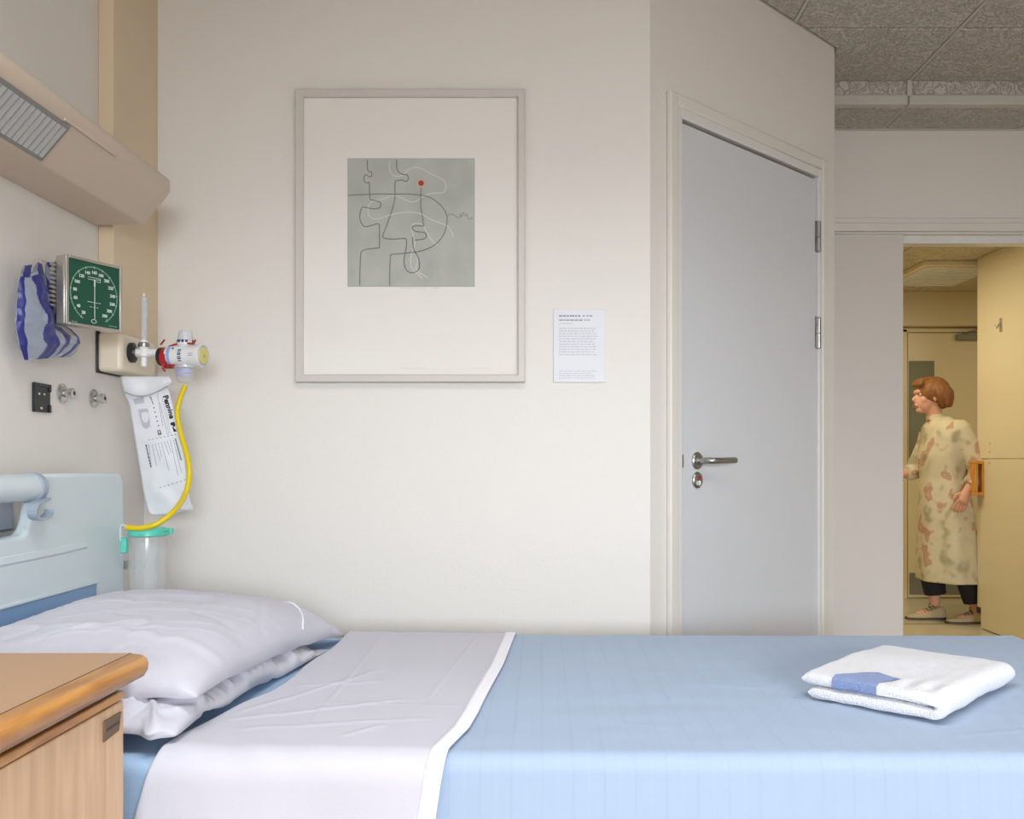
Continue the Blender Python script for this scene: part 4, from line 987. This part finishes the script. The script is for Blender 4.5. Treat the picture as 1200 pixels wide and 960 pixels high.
# ------------------------------------------------------------------ suction canister
yk = 2.285; sc_ = yk/1100
cxm = (170-635)*sc_; zt_ = H+(540-622)*sc_
t = thing('suction_canister', 'clear suction canister with teal lid behind the pillow', 'canister', (cxm, yk, .60))
obj('jar', MB().lathe([(0, .041), (-.02, .0445), (-.10, .0435), (-.235, .041), (-.245, .036)], (cxm-.002, yk+.02, zt_-.008), (0, 0, 1), 36, cap=False), 'clearp', t, smooth=50)
obj('inner_liner', MB().lathe([(-.01, .030), (-.05, .028), (-.13, .026), (-.24, .029)], (cxm-.006, yk+.02, zt_-.008), (0, 0, 1), 20, cap=False), mat('crinkled_liner', (214, 216, 214), .15, bump=1.0, bscale=18) if False else 'clearp', t, smooth=60)
obj('lid', MB().lathe([(-.014, .044), (-.012, .0475), (-.002, .0475), (.003, .044), (.008, .030), (.010, .012)], (cxm, yk+.02, zt_), (0, 0, 1), 36), 'tealp', t, smooth=40)
mb = MB(); mb.tube([Q(192, 621, yk), Q(203, 621, yk)], .004, 8); mb.lathe([(-.008, .005), (.004, .0062)], Q(200, 622, yk), (0, 0, 1), 12); obj('lid_spout', mb, 'tealp', t)
mb = MB(); p = Q(143.5, 638, yk-.03); mb.box(p.x-.007, p.x+.0085, p.y, p.y+.016, p.z-.022, p.z+.016); obj('side_clip', mb, 'tealp', t, bevel=.003)
mb = MB(); p0 = Q(141, 634, yk-.03); mb.tube(spline([p0, Q(141, 618, yk-.03), Q(145, 615, yk-.03), Q(149, 620, yk-.03)], 4), .0022, 8); obj('wire_loop', mb, 'clearcap', t)
obj('port_cap', MB().lathe([(0, .009), (.008, .009), (.010, .006)], (cxm+.012, yk+.02, zt_+.006), (0, 0, 1), 16), 'whitep', t)
mb = MB(); mb.box(XL+.001, cxm-.02, yk+.055, yk+.070, zt_-.10, zt_-.08); obj('wall_arm', mb, 'galu', t)

# ------------------------------------------------------------------ paper package
yp0 = 2.43
def K(px, py, off=0):
    y = yp0 - off; return Q(px, py, y)
pk = thing('paper_package', 'white paper catheter package with black printing hanging behind the yellow tube', 'package', K(180, 604))
Lf = [(0, 141), (.04, 141), (.13, 146), (.19, 151), (.3, 154), (.6, 162), (.8, 167), (.93, 171.5), (.975, 174), (1, 178)]
Rt = [(0, 196), (.1, 198), (.3, 206), (.6, 217), (.8, 220), (.93, 223), (1, 225)]
def pkg(u, v, off=0):
    a, b = lerpt(Lf, v), lerpt(Rt, v); px = a+(b-a)*u
    py = 441 + (604-441)*v + (-8*u*u + 2*u if v > .5 else 0)*((v-.5)*2)**2*1.3 - (6*(u-.5))*(v < .5)*((.5-v)*2)**2*.0
    bow = .010*math.sin(PI*u)*math.sin(PI*min(1, v*1.05)) + .003*noise.noise(Vector((u*3, v*9, 2))) + .003*max(0, v-.85)*math.sin(v*60+u*5)*5*.3
    curl = .012*max(0, .14-v)/.14*math.sin(u*PI*1.2)
    return K(px, py, bow + curl + off)
obj('pouch', MB().grid(lambda u, v: pkg(u, v), 24, 60), 'pkg', pk, smooth=80, solid=.0012)
# printing: local frame on the pouch, text reads down the pouch
def pkm(px, py, ang):
    """matrix at a pixel on the package plane: text baseline direction at ang degrees below horizontal"""
    # invert px,py roughly to u,v for the bow
    v = (py-441)/163; u = (px-lerpt(Lf, v))/(lerpt(Rt, v)-lerpt(Lf, v))
    p = pkg(u, v, .0014); a = math.radians(ang)
    return frame_mtx(p, (math.cos(a), 0, -math.sin(a)), (math.sin(a), 0, math.cos(a)))
mb = MB(); text_mb(mb, 'Pennine', .0195, pkm(197.5, 477, 73), .0004, .0007)
obj('brand_name', mb, 'pkgink', pk, smooth=0)
mb = MB(); m = pkm(203.5, 500.5, 75)
mb.box(-.0125, .0125, -.0058, .0052, 0, .0004, m); obj('logo_block', mb, 'pkgink', pk)
mb = MB(); mb.prism([m @ Vector(q) for q in ((-.002, .0053, .0005), (.011, .0053, .0005), (.001, -.0008, .0005))], m.to_3x3() @ Vector((0, 0, .0004))); mb.prism([m @ Vector(q) for q in ((-.006, -.0059, .0005), (-.0005, -.0059, .0005), (-.0005, -.001, .0005), (-.004, -.001, .0005))], m.to_3x3() @ Vector((0, 0, .0004))); obj('logo_notch', mb, 'pkg', pk)
mb = MB(); text_mb(mb, 'CE', .0115, pkm(186.5, 507, 75), .0004, .0003); obj('approval_mark', mb, 'pkgink', pk, smooth=0)
mb = MB(); rnd = random.Random(3)
def dash(px0, py0, px1, py1, wd, gap=.0010, mb=mb, seg=(.003, .010)):
    L_ = math.hypot(px1-px0, py1-py0)*yp0/1100; ang = math.degrees(math.atan2(py1-py0, px1-px0)); s = 0
    while s < L_:
        e = min(L_, s+rnd.uniform(*seg)); tm_ = (s+e)/2/L_; m = pkm(px0+(px1-px0)*tm_, py0+(py1-py0)*tm_, ang)
        mb.box(-(e-s)/2, (e-s)/2, -wd/2, wd/2, 0, .0004, m); s = e+gap
for k in range(9):      # columns of small print below the perforation
    x0 = 174.5+k*3.6; dash(x0, 521-k*.7, x0+[3, 5.5, 6, 4.5, 9, 6, 4.5, 9, 9.5][k], 521-k*.7+[26, 26, 20, 17, 33, 16, 14, 42, 40][k], .0011)
for (a, b, c, d) in ((175, 464, 180, 474), (184.5, 462, 191, 500), (187.5, 472, 196, 509)): dash(a, b, c, d, .0010)
for k in range(2): dash(192-k*2, 466, 200-k*2, 509, .0007)
obj('small_print', mb, 'pkggrey', pk)
mb = MB(); dash(171, 521, 177, 548, .0028, .0016, mb, (.004, .009)); dash(205.5, 514, 212.5, 540, .0030, .0012, mb, (.0022, .004))
for k in range(9): mb.box(-.0022, .0022, -.0006, .0006, 0, .0004, pkm(175+k*4.4, 515.6-k*.9, -14)) if k < 8 else None
for k in range(7): mb.box(-.0022, .0022, -.0006, .0006, 0, .0004, pkm(188+k*4.8, 571.5-k*1.15, -14))
dash(176.5, 465, 179.5, 474, .0018, .0012, mb); dash(172, 455, 174.5, 460, .003, .001, mb)
for k in range(5): mb.box(-.0016, .0016, -.0016, .0016, 0, .0004, pkm(180.5+k*1.3, 478+k*5.2, 75))
obj('bold_print', mb, mat('package_dark_print', (74, 76, 90), .6), pk)
mb = MB(); gr = [(162, 480), (173, 479), (175.5, 492), (176, 500), (171, 503), (167, 500), (164, 490)]
mb.prism([pkm(x, y, 0).translation for x, y in gr], (0, -.0003, 0)); mb.prism([pkm(x, y, 0).translation for x, y in ((156, 468), (168, 465), (169, 472), (158, 474))], (0, -.0003, 0))
obj('grey_panel', mb, mat('package_pale_print', (190, 192, 202), .6), pk)
# top flap curling forward and torn tail at lower right
def flap(u, v):
    px = 141+58*u; py = 441 + 18*v*(1-.2*u) + 7*math.sin(u*4)*v
    return K(px+3*v, py, .016 + .008*math.sin(v*PI) + .004*math.sin(u*9))
obj('top_flap', MB().grid(flap, 20, 10), 'pkg', pk, smooth=80, solid=.001)
def tail(u, v):
    return K(206+20*u, 590+6*v+6*u-4*u*u, .002+.006*math.sin(u*5))
obj('torn_tail', MB().grid(tail, 10, 4), 'pkg', pk, smooth=80, solid=.001)

# ------------------------------------------------------------------ walking woman in the corridor
YP = 6.14; kx = YP/1100
def G(px, py, dy=0): return Vector(((px-635)*kx, YP+dy, H+(540-py)*kx))
wm = thing('person', 'woman with auburn hair walking left along the corridor in a long printed beige coat', 'person', (G(1110, 0).x, YP, 0))
def limb(mb, pts, rs, n=14): mb.tube(spline(pts, 4), [r for i in range(len(rs)-1) for r in [rs[i]+(rs[i+1]-rs[i])*k/4 for k in range(4)]] + [rs[-1]], n)
mb = MB()
hc = G(1089, 465)                                     # head centre, facing -X
mb.ball(hc + Vector((.012, 0, .014)), .093, 14, (1.02, .80, 1.08)); mb.ball(hc + Vector((-.028, 0, -.035)), .066, 12, (.98, .86, 1.10))
mb.ball(hc + Vector((-.062, 0, -.088)), .026, 8, (1, 1.1, .8))                     # chin
mb.tube([hc + Vector((-.078, 0, .012)), hc + Vector((-.104, 0, -.022)), hc + Vector((-.092, 0, -.034))], [.010, .0135, .011], 8)   # nose
mb.ball(hc + Vector((-.080, 0, .030)), .034, 8, (.5, 1.4, .5))                      # brow
for s_ in (-1, 1):
    mb.ball(hc + Vector((.010, s_*.078, -.008)), .026, 8, (.7, .3, 1.15))           # ear
    mb.ball(hc + Vector((-.05, s_*.036, -.022)), .030, 8, (.8, .8, .9))             # cheek
mb.ball(hc + Vector((-.090, 0, -.058)), .016, 8, (.7, 1.4, .8))
limb(mb, [hc + Vector((.015, 0, -.06)), hc + Vector((.04, 0, -.14)), G(1102, 500)], [.052, .050, .07])
# torso
mb.rings([[Vector((c.x + rx*math.cos(a), c.y + ry_*math.sin(a), c.z)) for a in [2*PI*k/24 for k in range(24)]] for c, rx, ry_ in
          ((G(1104, 494), .05, .09), (G(1105, 502), .10, .18), (G(1106, 520), .115, .17), (G(1106, 545), .10, .14), (G(1108, 565), .10, .13), (G(1109, 590), .12, .16), (G(1110, 608), .11, .16), (G(1110, 620), .06, .12))])
hipL, hipR = G(1110, 600, -.085), G(1110, 600, .085)
limb(mb, [hipL, G(1122, 652, -.085), G(1136, 708, -.08), G(1138, 717, -.08)], [.088, .056, .036, .034])       # stance leg (near)
limb(mb, [hipR, G(1094, 650, .08), G(1101, 700, .08), G(1101, 712, .08)], [.088, .056, .036, .034])           # leading leg (far)
for fx_, dy, tip in ((1134, -.08, .0), (1099, .08, .0)):
    mb.ball(G(fx_-6, 722, dy), .05, 8, (1.7, .7, .6))
# near arm, swinging back, hand by the hip
shn, eln, wrn = G(1116, 507, -.165), G(1129, 548, -.215), G(1114, 574, -.235)
limb(mb, [shn, eln, wrn], [.050, .040, .027])
shf, elf, wrf = G(1098, 507, .165), G(1088, 548, .19), G(1070, 556, .17)
limb(mb, [shf, elf, wrf], [.050, .040, .027])
def hand(mb, w_, d, side, curl):
    d = Vector(d).normalized(); sd = Vector((0, side, 0)); nrm = d.cross(sd).normalized()
    pm = w_ + d*.048
    mb.tube([w_ - d*.01, w_ + d*.03, w_ + d*.075, w_+d*.09], [.026, .033, .036, .022], 12)
    ln = (.066, .074, .070, .055)
    e = d.cross(Vector((0, 1, 0))).normalized()   # spread direction in the picture plane
    for k in range(4):
        b0_ = w_ + d*.080 + e*(-.031+.0212*k); p = [b0_]; dirv = d.copy()
        for j in range(3):
            ax_ = Vector((0, 1, 0)).cross(d); dirv = (dirv + Vector((0, -side*curl*.35, 0))).normalized(); p.append(p[-1] + dirv*ln[k]*(.42, .32, .26)[j])
        mb.tube(p, [.0100, .0092, .0086, .0070], 8)
    tb = w_ + d*.028 - e*.026; mb.tube([tb, tb + (d*.6-e*.7).normalized()*.034, tb + (d*.8-e*.45).normalized()*.064], [.0130, .0110, .0085], 8)
hand(mb, wrn, (-.45, -.05, -1), -1, .5)
hand(mb, wrf, (-1, -.05, -.25), 1, .5)
bodyo = obj('body', remeshed(mb, .0042, 2), 'skin', wm, smooth=180)
for s_ in (-1, 1):
    e = hc + Vector((-.074, s_*.033, .012)); ey = obj('eye', MB().ball(e + Vector((.003, 0, 0)), .0115, 8), 'eye', wm); obj('iris', MB().ball(e + Vector((-.0045, 0, 0)), .006, 6), 'iris', ey)
mb = MB(); mb.ball(hc + Vector((-.0985, 0, -.056)), .012, 6, (.5, 1.7, .45)); mb.ball(hc + Vector((-.097, 0, -.065)), .012, 6, (.5, 1.5, .45)); obj('lips', mb, 'lips', wm)
# hair: short bob swept back
mb = MB()
mb.ball(hc + Vector((.026, 0, .034)), .104, 12, (1.06, .93, .96)); mb.ball(hc + Vector((.070, 0, .0)), .085, 10, (.9, 1.0, 1.0)); mb.ball(hc + Vector((-.030, 0, .085)), .055, 10, (1.1, 1.25, .62))
for k in range(26):
    a = -1.9 + 3.8*k/25; st = hc + Vector((.03+.07*math.cos(a)*.6, .085*math.sin(a), .07)); en = hc + Vector((.055+.075*math.cos(a), .10*math.sin(a), -.055-.02*math.sin(k*2.1)))
    mb.tube(spline([st, (st+en)/2 + Vector((.03*math.cos(a), .022*math.sin(a), .01)), en], 4), [.02, .021, .021, .02, .019, .017, .014, .011, .006], 6)
for k in range(9):
    y_ = -.055+.0138*k; mb.tube(spline([hc + Vector((.0, y_*.6, .118)), hc + Vector((-.06, y_*.9, .105)), hc + Vector((-.088, y_*1.1, .066))], 4), [.016]*8+[.006], 6)
# keep the ear and face clear at each side
obj('hair', remeshed(mb, .006, 2), 'hair', wm, smooth=180)
# coat
mb = MB()
cr_ = [(G(1102, 488), .060, .066), (G(1103, 493), .085, .12), (G(1105, 500), .118, .185), (G(1105, 512), .130, .205), (G(1104, 535), .140, .195), (G(1106, 560), .138, .180), (G(1108, 590), .160, .200), (G(1110, 620), .172, .215), (G(1112, 650), .186, .235), (G(1113, 668), .196, .245), (G(1114, 680), .200, .250)]
mb.ball(G(1112, 507, -.145), .082, 10); mb.ball(G(1103, 509, .13), .082, 10)
rg = []
for i, (c, rx, ry_) in enumerate(cr_):
    k_ = i/len(cr_)
    rg.append([Vector((c.x + rx*math.cos(a)*(1+.045*k_*math.sin(a*7+i*.25)), c.y + ry_*math.sin(a)*(1+.045*k_*math.sin(a*7+i*.25)), c.z)) for a in [2*PI*j/60 for j in range(60)]])
mb.rings(rg)
limb(mb, [G(1112, 505, -.15), eln + Vector((.004, 0, 0)), wrn*.78+eln*.22], [.078, .068, .050]); limb(mb, [G(1103, 508, .13), elf, wrf*.78+elf*.22], [.078, .068, .050])
coat = obj('coat', remeshed(mb, .009, 2), 'coat', wm, smooth=180, label='long beige coat printed with reddish and grey patches')
mb = MB(); mb.rings([[hc + Vector((.045+.062*math.cos(a), .066*math.sin(a), z_)) for a in [2*PI*j/20 for j in range(20)]] for z_ in (-.155, -.118)]); obj('collar', mb, 'coat', coat, smooth=60)
mb = MB(); limb(mb, [G(1114, 640, -.085), G(1122, 655, -.085), G(1135, 703, -.08)], [.10, .088, .066], 20); obj('trouser_leg', mb, 'trousers', wm)
mb = MB(); limb(mb, [G(1106, 640, .08), G(1096, 652, .08), G(1102, 698, .08)], [.10, .088, .068], 20); obj('trouser_leg', mb, 'trousers', wm)
def shoe(px, dy, pitch=0):
    o = Vector((G(px, 0).x, YP+dy, 0)); R3 = Matrix.Rotation(pitch, 3, 'Y')
    up = MB(); so = MB(); rg = []; rs = []
    for x, hw, zt in ((.060, .016, .070), (.050, .030, .082), (.020, .036, .086), (-.02, .037, .074), (-.06, .041, .056), (-.11, .046, .044), (-.155, .043, .036), (-.185, .030, .028), (-.197, .012, .020)):
        rg.append([o + R3 @ Vector((x, hw*math.cos(a), .014 + (zt-.014)*max(0, math.sin(a))**.7)) if math.sin(a) > 0 else o + R3 @ Vector((x, hw*math.cos(a), .014)) for a in [2*PI*j/24 for j in range(24)]])
        rs.append([o + R3 @ Vector((x*1.03, hw*1.08*math.cos(a), .001 if math.sin(a) < 0 else .016)) for a in [PI/4+2*PI*j/24 for j in range(24)]])
    up.rings(rg); so.rings(rs)
    sh2 = obj('shoe', up, 'shoe', wm, smooth=60); obj('sole', so, 'sole', sh2)
    lc = MB()
    for k in range(4):
        z_ = .084 - k*.0085; x_ = -.018-.022*k; lc.tube([o + R3 @ Vector((x_, -.028, z_-.008)), o + R3 @ Vector((x_, 0, z_+.004)), o + R3 @ Vector((x_, .028, z_-.008))], .003, 6)
    lc.tube(spline([o + R3 @ Vector((-.02, -.005, .088)), o + R3 @ Vector((-.045, -.012, .105)), o + R3 @ Vector((-.055, -.018, .088)), o + R3 @ Vector((-.03, -.01, .082))], 4), .0028, 6)
    obj('laces', lc, 'sole', sh2)
shoe(1138, -.08); shoe(1103, .08)
